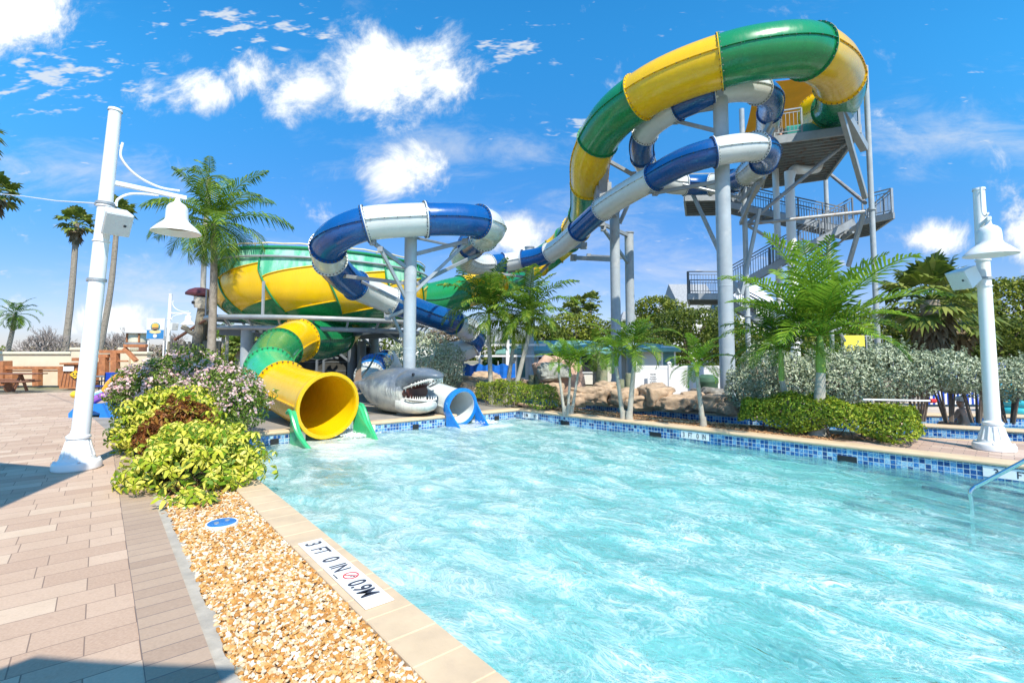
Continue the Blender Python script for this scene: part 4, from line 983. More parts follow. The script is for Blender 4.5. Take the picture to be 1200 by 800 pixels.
# --- big palm left and those behind
def Wb(px,Y): r=W(px,400,Y); return Vector((r.x,r.y,-.02))
pt=W(251,262,17.5); palm('tall feather palm with one yellowing frond standing left of the big bowl',Wb(247,17.5),pt,24,2.75,1.7,(R(84),R(-38)),.15,.10,L_palm,shaft=.0,nl=40,wid=.03,ll=.40,bend=.05,ldroop=1.1)
palm('tall palm with pale trunk mostly hidden behind the big left palm',Wb(240,27),W(245,208,27),9,1.9,2.0,(R(75),R(-40)),.16,.11,L_palm,nl=22,parts=False,bend=-.15,bark=M_gbark,ldroop=.9)
def airplant():
    c=W(240,288,26.6); root=thing('dry_seed_cluster','dark feathery tuft clinging to the pale trunk behind the big left palm','palm tuft',c); mb=MB()
    for i in range(26): frond(mb,c,i*2.4,R(random.uniform(-25,40)),random.uniform(.7,1.5),1.0,12,.25,.03,rr=.015)
    mb.build('foliage',L_dtree,root,smooth=0,recalc=False)
airplant()
G1='tall thin palms on the left skyline'
fanpalm('tall curved fan palm on the left skyline between the frame edge and the lamp',Wb(75,45),W(90,262,45),24,1.0,1.0,.28,.2,6,9,G1)
fanpalm('tall fan palm half hidden behind the white lamp post',Wb(114,48),W(138,250,48),22,1.0,1.05,.28,.2,6,9,G1)
fanpalm('fan palm cut by the left frame edge beside the white cable',Wb(-12,30),W(-4,226,30),20,.7,.8,.22,.16,6,10,G1)
fanpalm('highest fan palm tip showing at the left frame edge',Wb(-40,22),W(-36,150,22),20,.7,.8,.2,.15,4,10,G1)
palm('low feathery palm above the cream wall at the left frame edge',Wb(2,33),W(18,368,33),16,1.9,1.9,(R(75),R(-45)),.17,.11,L_palm,nl=16,parts=False,wid=.07,bend=.1)
palm('small green palm between the wooden ship prop and the grey bowl leg',Wb(266,34),W(267,384,34),13,1.5,1.8,(R(70),R(-30)),.12,.08,L_palmb,nl=14,parts=False,wid=.07)
for px,py,Y,lb in((280,418,40,'squat round palm low behind the bowl leg'),(262,402,60,'distant stubby palm left of the small green palm')):
    fanpalm(lb,Wb(px,Y),W(px,py-12,Y),30,.6,.8,.25,.2,0,9)
# --- pair in front of the far column
palm('dark green palm left in the bushy pair above the clipped hedge',Wb(576,16.3),W(573,392,16.3),20,2.15,1.7,(R(82),R(-5)),.085,.06,L_palm,shaft=.75,nl=30,wid=.045,ll=.34,ldroop=1.0,bark=M_gbark)
palm('leaning palm with drooping seed strands in the middle of the bushy pair',Wb(592,16.6),W(602,402,16.6),12,1.6,2.0,(R(70),R(-10)),.085,.055,L_hedge,shaft=.55,nl=24,wid=.05,ll=.38,ldroop=1.8,bark=M_gbark)
palm('wide arching palm right in the bushy pair above the clipped hedge',Wb(599,16.0),W(620,392,16.0),20,2.1,1.7,(R(82),R(-5)),.085,.06,L_palm,shaft=.65,nl=30,wid=.045,ll=.34,ldroop=1.0,bark=M_gbark)
# --- island palms
g_='young palms on the gravel island'
for i,(bx,tx,ty,lb) in enumerate(((661,655,436,'left stem of the small triple palm on the gravel island'),(665,668,441,'middle stem of the small triple palm on the gravel island'),(669,678,434,'right stem of the small triple palm on the gravel island'))):
    palm(lb,Wb(bx,13.6),W(tx,ty,13.6),8,.95,1.6,(R(80),R(15)),.045,.03,L_palmb,shaft=.28,nl=20,wid=.06,ll=.38,group=g_,bark=M_gbark,az0=i*2.1)
palm('thin leaning palm left of the twin palms by the far river',Wb(729,12.6),W(722,428,12.6),11,1.15,1.8,(R(75),R(5)),.06,.04,L_palmb,shaft=.35,nl=24,wid=.05,ll=.36,group=g_,bark=M_gbark,az0=3.0)
palm('palm with yellow green shaft right of the twin palms by the far river',Wb(736,12.5),W(743,428,12.5),14,1.3,1.8,(R(78),R(5)),.075,.05,L_palm,shaft=.45,nl=26,wid=.05,ll=.36,group=g_,bark=M_gbark)
palm('single small palm in front of the white fence and green bin',Wb(822,11.4),W(817,440,11.4),13,1.05,1.75,(R(75),R(0)),.06,.04,L_palmb,shaft=.25,nl=24,wid=.05,ll=.36,group=g_,bark=M_gbark)
palm('left leaning palm of the large pair rising out of the clipped hedge',Wb(927,10.9),W(916,445,10.8),17,1.6,1.35,(R(80),R(5)),.075,.055,L_palm,shaft=.70,nl=30,wid=.045,ll=.40,group=g_,bark=M_gbark,ldroop=.9,vee=.5)
palm('largest palm with fat yellow green shaft rising out of the clipped hedge',Wb(954,10.2),W(962,436,10.2),23,2.35,1.15,(R(82),R(12)),.13,.085,L_palmb,shaft=.78,nl=32,wid=.04,ll=.40,group=g_,bark=M_gbark,ldroop=.6,vee=.5)
# --- fan palms right and far
fanpalm('stout fan palm with grey dead skirt behind the silver hedge',Wb(1088,17),W(1090,352,17),34,1.0,.92,.3,.26,22,18)
fanpalm('smaller fan palm just right of the stout skirted one',Wb(1122,19),W(1118,372,19),24,.9,.85,.26,.2,16,16)
for px,py,lb in((668,366,'left of three tiny fan palms on the middle skyline'),(676,358,'middle of three tiny fan palms on the middle skyline'),(692,354,'right and tallest of three tiny fan palms on the middle skyline'),(691,369,'short fan palm below the three skyline palms')):
    fanpalm(lb,Wb(px,75),W(px,py,75),20,1.2,1.1,.3,.2,0,9,'tiny fan palms on the middle skyline')
# --- shrubs
def shrub(name,label,cat,blobs,n,size,mat,asp=.5,shell=.4,zmin=.02,stems=6,stemr=.012,flowers=0,group=None,petal=None):
    c=np.array([b_[0] for b_ in blobs]).mean(0); root=thing(name,label,cat,(c[0],c[1],0),group=group)
    P,N=blob_pts(blobs,n,shell,zmin=zmin)
    wv=(np.sin(P[:,0]*5.1+P[:,2]*3)+np.sin(P[:,1]*6.3+P[:,0]*2.2)+np.sin(P[:,2]*9+P[:,0]*7))/3; P=P+N*(wv*.10)[:,None]
    Q,NQ=blob_pts(blobs,max(20,n//130),.05,zmin=.3); up_=NQ[:,2]>-.2; Q=Q[up_];NQ=NQ[up_]
    D=unit(NQ+np.array([0,0,.8])+rng.normal(0,.35,Q.shape)); k_=14; tt_=np.tile(np.linspace(0,1,k_),len(Q)); S_=np.repeat(Q,k_,0)+np.repeat(D,k_,0)*(tt_*random.uniform(.14,.2)*2.2*rng.uniform(.5,1.2,len(Q)).repeat(k_)*.5)[:,None]+rng.normal(0,.018,(len(Q)*k_,3))
    P=np.concatenate([P,S_]); N=np.concatenate([N,np.repeat(NQ,k_,0)])
    mb=MB(); leaves(mb,P,N,size,asp); mb.build('foliage',mat,root,smooth=0,recalc=False)
    # dark woody interior
    mb=MB()
    for b_ in blobs:
        for k_ in range(stems):
            a=random.random()*6.28; bx,by=b_[0][0]+.15*b_[1][0]*math.cos(a),b_[0][1]+.15*b_[1][1]*math.sin(a)
            q=Vector((b_[0][0]+.7*b_[1][0]*math.cos(a+random.uniform(-.5,.5)),b_[0][1]+.7*b_[1][1]*math.sin(a),b_[0][2]+random.uniform(-.1,.6)*b_[1][2]))
            mb.tube([(bx,by,0),((bx+q.x)/2+random.uniform(-.05,.05),(by+q.y)/2,q.z*.55),q],[stemr*1.6,stemr,stemr*.5],5)
    mb.build('stems',M_twig,root)
    if flowers:
        P,N=blob_pts(blobs,flowers,.12,zmin=.25); keep=N[:,2]>-.25; P=P[keep]; N=N[keep]; mb=MB()
        # flowers gather in trusses
        P=np.repeat(P,9,0)+rng.normal(0,.035,(len(P)*9,3)); N=np.repeat(N,9,0); leaves(mb,P,N,.055,.85,fold=.2); mb.build('flowers',petal or L_petal,root,smooth=0,recalc=False)
    return root
# near variegated shrub: rosettes of leaflets
def rosettes(mb,P,N,size,k=7):
    for p,nr in zip(P,N):
        p=p+nr*random.choice((-.10,-.05,0,.03,.10))+rng.normal(0,.02,3); nr=nr+rng.normal(0,.45,3)+np.array([0,0,.45]); nr/=np.linalg.norm(nr); a=np.cross(nr,rng.normal(0,1,3)); a/=np.linalg.norm(a); b_=np.cross(nr,a); s_=size*random.uniform(.7,1.2); ph=random.random()
        for j in range(k):
            th=2*PI*(j+ph)/k; d_=a*math.cos(th)+b_*math.sin(th); w=np.cross(nr,d_); dd=d_-nr*.25
            p0=p+d_*s_*.06; m_=p+d_*s_*.42+nr*s_*.07; t_=p+dd*s_*.72-nr*s_*.14
            l=m_+w*s_*.13; r_=m_-w*s_*.13; l2=p+dd*s_*.62+w*s_*.10-nr*s_*.04; r2=p+dd*s_*.62-w*s_*.10-nr*s_*.04
            o=len(mb.v); mb.v+= [tuple(p0),tuple(l),tuple(r_),tuple(l2),tuple(r2),tuple(t_)]; mb.f+=[(o,o+2,o+1),(o+1,o+2,o+4,o+3),(o+3,o+4,o+5)]; mb.mi+=[mb.cur]*3
def bl(px,py,Y,rx,ry,rz): w=W(px,py,Y); return ((w.x,w.y,w.z),(rx,ry,rz))
root=thing('variegated_shrub','bright yellow and green leaved shrub at the near end of the planting bed','shrub',Wb(235,6.9))
B1=[bl(232,553,6.75,.72,.62,.52),bl(200,560,6.75,.46,.5,.44),bl(272,552,6.7,.42,.5,.50),bl(235,520,7.1,.62,.5,.34),bl(215,585,6.45,.5,.4,.30),bl(262,585,6.4,.42,.35,.26),bl(228,598,5.75,.56,.42,.24),bl(228,555,6.45,.80,.66,.56),bl(195,590,6.15,.36,.35,.26)]
P,N=blob_pts(B1,1650,.3,zmin=.06); mb=MB(); rosettes(mb,P,N,.155); mb.build('foliage',L_var,root,smooth=0,recalc=False)
P,N=blob_pts([(c_,tuple(x*.8 for x in r_)) for c_,r_ in B1],1500,.5,zmin=.02); mb=MB(); leaves(mb,P,N,.12,.45); mb.build('inner_leaves',L_flow,root,smooth=0,recalc=False)
mb=MB()
for k_ in range(40):
    b_=random.choice(B1); a=random.random()*6.28; q=Vector(b_[0])+Vector((.8*b_[1][0]*math.cos(a),.8*b_[1][1]*math.sin(a),random.uniform(-.3,.3)*b_[1][2])); c_=Wb(235,6.9); mb.tube([(c_.x+random.uniform(-.3,.3),c_.y+random.uniform(-.2,.2),0),(c_+(q-c_)*.5)+Vector((0,0,.06)),q],[.014,.01,.006],5)
mb.build('stems',M_twig,root)
root=thing('variegated_shrub','yellow leaved shrub in the middle of the bed behind the bronze one','shrub',Wb(205,8.6))
B2=[bl(180,492,8.6,.5,.45,.50),bl(215,480,9.0,.6,.4,.38),bl(165,510,8.4,.35,.35,.33)]
P,N=blob_pts(B2,800,.3,zmin=.06); mb=MB(); rosettes(mb,P,N,.15); mb.build('foliage',L_var,root,smooth=0,recalc=False)
P,N=blob_pts([(c_,tuple(x*.8 for x in r_)) for c_,r_ in B2],900,.5,zmin=.02); mb=MB(); leaves(mb,P,N,.12,.45); mb.build('inner_leaves',L_flow,root,smooth=0,recalc=False)
shrub('bronze_shrub','reddish bronze leaved shrub squeezed between the two yellow shrubs','shrub',[bl(198,503,7.9,.42,.4,.40),bl(226,496,8.0,.34,.3,.30),bl(178,516,7.8,.25,.3,.3)],2600,.10,L_bronze,.38,.4)
shrub('flowering_shrub','wide dark green shrub covered in pale pink flowers beside the slide exit','shrub',[bl(185,458,10.0,.85,.7,.62),bl(225,450,10.3,.9,.8,.72),bl(262,463,9.9,.75,.7,.60),bl(160,462,10.0,.5,.5,.52),bl(285,473,9.4,.45,.5,.48),bl(225,478,9.4,.9,.5,.50)],15000,.085,L_flow,.38,.35,flowers=900)
# clipped hedges
def boxhedge(label,pa,pb,w,h,n,seed,mat=L_hedge,size=.055,name='clipped_hedge',bump_=.06):
    r2=np.random.default_rng(seed); pa=np.array(pa[:2]);pb=np.array(pb[:2]); L=np.linalg.norm(pb-pa); t_=(pb-pa)/L; n_=np.array([-t_[1],t_[0]])
    root=thing(name,label,'hedge',((pa[0]+pb[0])/2,(pa[1]+pb[1])/2,0))
    u=r2.random((n,3))*2-1; ax=r2.choice(3,n,p=[w*h/(w*h+L*h+L*w),L*h/(w*h+L*h+L*w),L*w/(w*h+L*h+L*w)]); sg=np.where(r2.random(n)<.5,-1,1)
    N=np.zeros((n,3)); 
    for k_ in range(3): m_=ax==k_; u[m_,k_]=sg[m_]; N[m_,k_]=sg[m_]
    # round the corners
    hx=np.array([L/2,w/2,h/2]); q=u*hx; rad=.16; inner=np.clip(q,-(hx-rad),hx-rad); dv=q-inner; ln=np.linalg.norm(dv,axis=1,keepdims=True); q=inner+dv/np.maximum(ln,1e-6)*rad*np.minimum(1,ln/rad)
    wob=bump_*(np.sin(q[:,0]*3.1+seed)+np.sin(q[:,0]*7.3+q[:,1]*5)+np.sin(q[:,2]*6+q[:,0]*2))*.5+r2.normal(0,.02,n)
    q=q*(1-.22*r2.random((n,1))**3*np.array([[.3,1,1]]))+unit(dv+1e-6)*wob[:,None]
    keep=(q[:,2]>-h/2+.12+.10*np.sin(q[:,0]*4)); q=q[keep]; N=N[keep]+unit(dv[keep]+1e-6)*.5
    P=np.stack([ (pa[0]+pb[0])/2+t_[0]*q[:,0]+n_[0]*q[:,1],(pa[1]+pb[1])/2+t_[1]*q[:,0]+n_[1]*q[:,1],q[:,2]+h/2+.02],1)
    Nw=np.stack([t_[0]*N[:,0]+n_[0]*N[:,1],t_[1]*N[:,0]+n_[1]*N[:,1],N[:,2]],1)
    mb=MB(); leaves(mb,P,Nw,size,.6); mb.build('foliage',mat,root,smooth=0,recalc=False)
    mb=MB()
    for k_ in range(int(L*9)):
        f=random.random(); c_=pa+(pb-pa)*f+n_*random.uniform(-.3,.3)*w; tp=c_+np.array([random.uniform(-.25,.25),random.uniform(-.2,.2)])
        mb.tube([(c_[0],c_[1],0),((c_[0]+tp[0])/2,(c_[1]+tp[1])/2,h*.35),(tp[0],tp[1],h*.75)],[.014,.01,.006],5)
    mb.build('stems',M_twig,root); return root
hA=P2(u_:=.35,1.0); 
h0=G(563,474);h1=G(652,481)
boxhedge('small clipped green hedge behind the far pool corner beside the blue slide',(h0.x,h0.y+.25),(h1.x-.12,h1.y-.05),.75,.72,7000,3)
p_=[P2(uat(x_)) for x_ in (850,1066)]
boxhedge('long clipped yellow green hedge on the gravel island under the large palms',tuple((p_[0]+m1*1.05)[:2]),tuple((p_[1]+m1*1.00)[:2]),.95,.68,21000,9,size=.06,bump_=.10)
# silver hedges
def silver(label,spec,n,size=.075,name='silver_shrub'):
    return shrub(name,label,'shrub',[bl(*s_) for s_ in spec],n,size,L_silver,.5,.45,stems=8,stemr=.02)
g_s=[('leftmost silver leaved bush in the row behind the clipped hedge',[(895,440,13.2,.7,.6,.85),(870,455,13.4,.45,.5,.65),(925,447,13,.6,.6,.8)],11000),
('silver leaved bush directly behind the largest palm',[(965,445,12.8,.75,.6,.85),(1000,440,12.7,.7,.6,.8)],10000),
('silver leaved bush right of the largest palm behind the hedge end',[(1040,438,12.5,.8,.6,.80),(1075,437,12.3,.6,.6,.62)],9000),
('airy silver leaved bush above the bather',[(1110,436,12.1,.65,.55,.55),(1140,440,12.0,.45,.5,.5)],6500),
('silver leaved bush at the right frame edge behind the lamp',[(1180,447,11.9,.5,.5,.5),(1215,440,11.9,.6,.5,.55)],5500)]
for lb,sp,n_ in g_s: silver(lb,sp,n_)
silver('rounded silver green bush behind the shark and the blue slide mouth',[(500,425,17.2,.95,.8,1.05),(525,430,17.6,.6,.7,.9),(468,432,16.8,.45,.6,.9)],9000,.085)
# --- trees behind
def tree(label,px,Y,top,w,blobs_n,n,size,mat,seed,name='broadleaf_tree',low=.12,group='trees beyond the park',cat='tree'):
    rr=random.Random(seed); b=Wb(px,Y); zt=W(px,top,Y).z; root=thing(name,label,cat,b,group=group); hw=w/F*Y/2*1.25
    mb=MB(); tap(mb,[b,b+Vector((rr.uniform(-.3,.3),0,zt*.35)),b+Vector((rr.uniform(-.4,.4),0,zt*.62))],.05*zt**.8+.08,.06*zt**.6,8)
    bl_=[]
    for i in range(blobs_n):
        a=rr.random()*6.28; q=rr.random()**.6; z=zt*(low+(1-low)*rr.random()**.8)
        rad=hw*(.30+.22*rr.random()); z=min(z,zt-rad*.62); k_=1-.5*((z/zt-low)/(1-low))**2
        c_=(b.x+hw*.75*q*math.cos(a)*k_,b.y+hw*.6*q*math.sin(a)*k_,z); bl_.append((c_,(rad,rad*.9,rad*.68)))
        mb.tube([b+Vector((0,0,zt*.4)),((b.x+c_[0])/2,(b.y+c_[1])/2,(zt*.4+z)/2+.1),c_],[.09,.05,.02],5)
    mb.build('trunk',M_twig,root)
    bl_.append(((b.x,b.y,zt*.42),(hw*.8,hw*.6,zt*.40)))
    P,N=blob_pts(bl_,int(n*2.4),.45,zmin=.3); mb=MB(); leaves(mb,P,N,size,.6); mb.build('crown',mat,root,smooth=0,recalc=False); return root
tree('olive green round tree in the middle below the tiny fan palms',668,42,368,85,12,5200,.24,L_tree,1)
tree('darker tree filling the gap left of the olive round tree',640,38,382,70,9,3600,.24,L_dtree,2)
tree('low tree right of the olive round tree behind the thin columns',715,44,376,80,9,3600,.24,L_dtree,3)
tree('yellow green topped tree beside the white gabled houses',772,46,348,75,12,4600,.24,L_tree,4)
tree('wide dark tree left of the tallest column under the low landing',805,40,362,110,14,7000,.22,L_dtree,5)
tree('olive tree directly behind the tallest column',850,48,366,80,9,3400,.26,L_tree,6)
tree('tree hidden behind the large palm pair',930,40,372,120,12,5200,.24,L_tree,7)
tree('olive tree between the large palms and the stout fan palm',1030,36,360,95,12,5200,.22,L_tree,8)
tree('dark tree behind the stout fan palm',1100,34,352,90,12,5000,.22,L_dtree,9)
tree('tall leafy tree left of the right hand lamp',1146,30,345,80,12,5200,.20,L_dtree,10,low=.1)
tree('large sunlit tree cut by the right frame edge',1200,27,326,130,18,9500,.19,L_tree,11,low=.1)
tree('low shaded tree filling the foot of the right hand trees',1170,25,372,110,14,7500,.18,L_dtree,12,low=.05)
tree('small green tree behind the blue tarpaulin fence',590,30,412,60,7,2400,.2,L_tree,13)
tree('small tree low behind the bowl leg on the left',285,44,388,50,8,2400,.24,L_tree,14)
tree('sprawling pale tree seen under the blue slide bend',525,52,384,60,8,2600,.28,L_dry,15)
def baretree(label,px,Y,top,seed):
    rr=random.Random(seed); b=Wb(px,Y); zt=W(px,top,Y).z; root=thing('bare_tree',label,'tree',b,group='leafless trees on the left skyline'); mb=MB()
    def rec(p,dv,l,r_,dep):
        q=p+dv*l; mb.tube([p,p.lerp(q,.5)+Vector((rr.uniform(-.06,.06),0,rr.uniform(-.06,.06)))*l,q],[r_,r_*.85,r_*.7],5)
        if dep==0: return
        for k_ in range(3 if dep>2 else 2+rr.randint(0,1)):
            v=(dv+Vector((rr.uniform(-1,1),rr.uniform(-.7,.7),rr.uniform(-.35,.7)))*.85).normalized(); rec(q,v,l*rr.uniform(.6,.85),r_*.62,dep-1)
    for k_ in range(4): rec(b,Vector((rr.uniform(-.8,.8),0,1)).normalized(),zt*.30,.16,5)
    mb.build('branches',M_bare,root,smooth=0,recalc=False)
baretree('leafless spreading tree above the cream wall left of the lamp',52,42,384,3)
baretree('leafless tree showing between the lamp and the barrel hut',140,60,386,8)
baretree('leafless tree behind the hanging sign',208,55,392,12)
def scrub(name,x0,x1,Y,top,n,size,mat,seed):
    r2=np.random.default_rng(seed); a=W(x0,400,Y).x; b_=W(x1,400,Y).x; bl_=[]
    for i in range(int((b_-a)/3.2)+1):
        zt=W(600,top,Y).z*r2.uniform(.55,1.05); bl_.append(((a+i*3.2+r2.uniform(-1,1),Y+r2.uniform(-4,4),zt*.45),(r2.uniform(2,3.4),2,zt*.6)))
    P,N=blob_pts(bl_,n,.6,zmin=0); mb=MB(); leaves(mb,P,N,size,.7); mb.build(name,mat,smooth=0,recalc=False,kind='stuff')
scrub('far_scrub',-60,330,75,399,14000,.42,L_dry,5); scrub('far_greenery',-100,340,95,404,6000,.5,L_tree,6); scrub('far_woods',380,1300,95,392,22000,.6,L_dtree,7)
# --- gravel
def pebbles(name,pts,size,mat,jz=.5):
    ico=[];t_=(1+5**.5)/2
    B=np.array([(-1,t_,0),(1,t_,0),(-1,-t_,0),(1,-t_,0),(0,-1,t_),(0,1,t_),(0,-1,-t_),(0,1,-t_),(t_,0,-1),(t_,0,1),(-t_,0,-1),(-t_,0,1)],float); B/=np.linalg.norm(B[0])
    FF=np.array([(0,11,5),(0,5,1),(0,1,7),(0,7,10),(0,10,11),(1,5,9),(5,11,4),(11,10,2),(10,7,6),(7,1,8),(3,9,4),(3,4,2),(3,2,6),(3,6,8),(3,8,9),(4,9,5),(2,4,11),(6,2,10),(8,6,7),(9,8,1)])
    n=len(pts); S=size*(rng.random((n,1,1))*.9+.5)*np.stack([rng.uniform(.7,1.3,n),rng.uniform(.6,1.0,n),rng.uniform(.35,.75,n)],1)[:,None,:]
    V=B[None]*(1+rng.normal(0,.13,(n,12,1)))*S; a=rng.random(n)*6.28; c_,s_=np.cos(a)[:,None],np.sin(a)[:,None]; tl=rng.normal(0,.35,(n,1))
    x=V[...,0]*c_-V[...,1]*s_; y=V[...,0]*s_+V[...,1]*c_; z=V[...,2]+x*tl
    V=np.stack([x,y,z],-1)+pts[:,None,:]; Fc=(FF[None]+12*np.arange(n)[:,None,None]).reshape(-1,3)
    mb=MB(); mb.arr(V.reshape(-1,3),Fc); return mb.build(name,mat,smooth=0,recalc=False,kind='stuff')
M_peb=LEAF('gravel_stone',[(0,(.25,.10,.025)),(.22,(.50,.23,.055)),(.45,(.60,.34,.11)),(.62,(.62,.45,.26)),(.78,(.70,.62,.48)),(1,(.76,.72,.64))],.7,0,spec=.3)
n_=24000; tt=1.6+5.6*rng.random(n_)**1.3; ss=.63+(s0-.30-.63)*rng.random(n_); Pp=np.stack([nn.x*ss+d.x*tt,nn.y*ss+d.y*tt,-.030+rng.random(n_)*.030],1)
pebbles('gravel',Pp,.0165,M_peb)
n_=5000; uu=.6+7.3*rng.random(n_); oo=.32+1.0*rng.random(n_)**1.5; Pp=np.array([tuple(P2(float(a),float(b_),.004)) for a,b_ in zip(uu,oo)])
M_chip=LEAF('bark_chip',[(0,(.10,.05,.03)),(.5,(.30,.15,.07)),(.85,(.52,.32,.16)),(1,(.70,.58,.42))],.8,0,spec=.2)
pebbles('island_gravel',Pp,.028,M_chip)
n_=2200; tt=6.3+4.5*rng.random(n_); ss=.6+(s0-.9)*rng.random(n_); Pp=np.stack([nn.x*ss+d.x*tt,nn.y*ss+d.y*tt,-.02+0*tt],1); pebbles('bed_litter',Pp,.026,M_chip)
# ================================================================== lamps
M_grille=PM('lamp_louvre',(.25,.21,.17),.2,20,.6)
def bell_lamp(label,base,lean,h,armdir,arml,armz,sc=1.0,speaker=None,group='white lamp posts with bell shades',armh=None,cable=None):
    base=Vector(base); root=thing('lamp_post',label,'lamp post',base,group=group); up=Vector((lean[0],lean[1],1)).normalized()
    def on(z): return base+up*z
    M=up.to_track_quat('Z','Y').to_matrix()
    mb=MB(); mb.tube([on(.45*sc),on(h*.62),on(h)],[.112*sc,.098*sc,.082*sc],24); 
    for z in(h*.62,h*.72): mb.lathe([(.09*sc,-.012),(.112*sc,-.01),(.112*sc,.01),(.09*sc,.012)],on(z),24,M)
    mb.lathe([(.0,.02),(.09*sc,.018),(.095*sc,-.02)],on(h),24,M); mb.build('pole',M_white,root)
    mb=MB(); prof=[(.0,0),(.33,0),(.345,.02),(.345,.10),(.33,.13),(.27,.15),(.255,.17),(.25,.19),(.225,.23),(.215,.27),(.20,.33),(.175,.40),(.16,.47),(.155,.50),(.175,.52),(.175,.555),(.15,.575),(.12,.60),(.105,.66)]
    mb.lathe([(r_*sc*.84,z*sc*.86) for r_,z in prof],base,40)
    for i in range(14):      # fluting on the collar
        a=2*PI*i/14; mb.tube([base+Vector((.232*.84*math.cos(a),.232*.84*math.sin(a),.18))*sc,base+Vector((.19*.84*math.cos(a),.19*.84*math.sin(a),.30))*sc,base+Vector((.158*.84*math.cos(a),.158*.84*math.sin(a),.41))*sc],.014*sc,6)
    for i in range(4): a=PI/4+PI/2*i; mb.lathe([(0,.165),(.018,.16),(.018,.145)],base+Vector((.25*math.cos(a),.25*math.sin(a),-.02))*sc,8)
    mb.build('base',M_white,root)
    ad=Vector((armdir[0],armdir[1],0)).normalized(); az=on(armz)
    mb=MB(); end=az+ad*arml; mb.bar(az,end,.06*sc,.07*sc,bev=.008); 
    g0=az+ad*.14*sc
    pts=[az+ad*.16*sc+Vector((0,0,.66))*sc,az+ad*.15*sc+Vector((0,0,.42))*sc,az+ad*(arml*.33)+Vector((0,0,.20))*sc,az+ad*(arml*.62)+Vector((0,0,.09))*sc,az+ad*(arml*.9)+Vector((0,0,.10))*sc]
    mb.tube([tuple(q) for q in spline([list(p) for p in pts],8)],.019*sc,8); mb.bar(az+ad*.06+Vector((0,0,.60))*sc,pts[0]-Vector((0,0,.06)),.02*sc)
    pts=[az+ad*.12*sc-Vector((0,0,.36))*sc,az+ad*.14*sc-Vector((0,0,.24))*sc,az+ad*(arml*.30)-Vector((0,0,.11))*sc,az+ad*(arml*.62)-Vector((0,0,.05))*sc]
    mb.tube([tuple(q) for q in spline([list(p) for p in pts],8)],.019*sc,8); mb.bar(az+ad*.06-Vector((0,0,.31))*sc,pts[0]+Vector((0,0,.04)),.02*sc)
    mb.build('arm',M_white,root)
    c=az+ad*(arml*.88); bs=sc
    mb=MB(); prof=[(.0,.0),(.035,-.01),(.04,-.07),(.05,-.10),(.115,-.14),(.15,-.19),(.16,-.25),(.165,-.38),(.175,-.42),(.215,-.46),(.25,-.49),(.31,-.55),(.355,-.60),(.362,-.62),(.352,-.622),(.30,-.56),(.24,-.51),(.16,-.47),(.0,-.47)]
    mb.lathe([(r_*bs,z*bs) for r_,z in prof],c,40); sh=mb.build('bell_shade',M_white,root,smooth=45)
    mb=MB(); mb.lathe([(.0,-.50),(.20,-.50),(.21,-.53),(.19,-.54),(.0,-.54)],c,24)
    mb.build('lens',M_grille,sh)
    if speaker:
        sp,sz,rz,tilt=speaker; rt_=thing('tmp','x','x',(0,0,0)); bpy.data.objects.remove(rt_)
    return root,on,up
def speaker(label,c,size,rz,tilt,face_axis,polep,group='white box loudspeakers on the lamp posts'):
    c=Vector(c); root=thing('loudspeaker',label,'speaker',c,group=group); M=Matrix.Rotation(rz,3,'Z')@Matrix.Rotation(tilt,3,'Y'); a,b_,h=size
    mb=MB(); vs=[]
    for (x,k_) in((-a/2,.78),(a/2,1)):
        for y in(-1,1):
            for z in(-1,1): vs.append(c+M@Vector((x,y*b_/2*k_,z*h/2*k_)))
    mb.add(vs,[(0,1,3,2),(4,6,7,5),(0,4,5,1),(2,3,7,6),(0,2,6,4),(1,5,7,3)]); o=mb.build('cabinet',M_white,root,smooth=0)
    mb=MB(); mb.box(c+M@Vector((a/2+.006,0,0)),(.012,b_*.94,h*.94),rot=M,bev=.005); mb.build('grille',PM('speaker_grille',(.66,.68,.68),.05,60,.6,bump=.5,bscale=200),root)
    mb=MB(); mb.lathe([(0,.004),(.02,.004),(.02,0)],c+M@Vector((a/2+.012,b_*.25,0)),12,M@Matrix.Rotation(PI/2,3,'Y')); mb.build('emblem',M_ink,root)
    mb=MB(); mb.bar(c-M@Vector((a/2,0,0)),polep,.03); mb.build('bracket',M_steel,root)
b1=G(90,549); t1=W(135,131,7.45)
lean1=((t1.x-b1.x)/t1.z,(t1.y-b1.y)/t1.z)
root,on,up=bell_lamp('large leaning white lamp post with bell shade beside the near planting bed',b1,lean1,t1.z*1.005,(.62,.78),1.06,4.30,1.0)
speaker('white loudspeaker strapped to the large leaning left lamp post',on(3.66)+Vector((.27,-.10,0)),(.27,.34,.36),R(-38),R(36),0,on(3.70))
mb=MB(); pb=on(3.95); q=W(28,230,11); pts=[pb,pb.lerp(q,.5)-Vector((0,0,.03)),q,q+(q-pb)*1.2]; mb.tube(pts,.011,6); tag(mb.build('cable',M_white),'thin white cable running left from the large leaning lamp post','cable')
mb=MB(); mb.tube([on(3.93),on(3.97)],.12,20); mb.box(on(3.95)+Vector((-.13,0,0)),(.06,.05,.05),bev=.01); mb.build('strap',M_steel,root); mb=MB(); mb.tube([on(2.76),on(2.80)],.118,20); mb.box(on(2.78)+Vector((-.13,0,0)),(.06,.05,.05),bev=.01); mb.build('strap',M_steel,root)
b2=G(1165,527); t2=W(1147,222,8.75); lean2=((t2.x-b2.x)/t2.z,(t2.y-b2.y)/t2.z)
root,on2,up2=bell_lamp('white lamp post with bell shade on the paved island at the right',b2,lean2,t2.z,(-.55,-.83),.60,3.95,1.0)
speaker('white loudspeaker on the right hand lamp post below its bell shade',on2(3.02)+Vector((-.36,-.02,0)),(.30,.34,.34),R(188),R(28),0,on2(3.0))
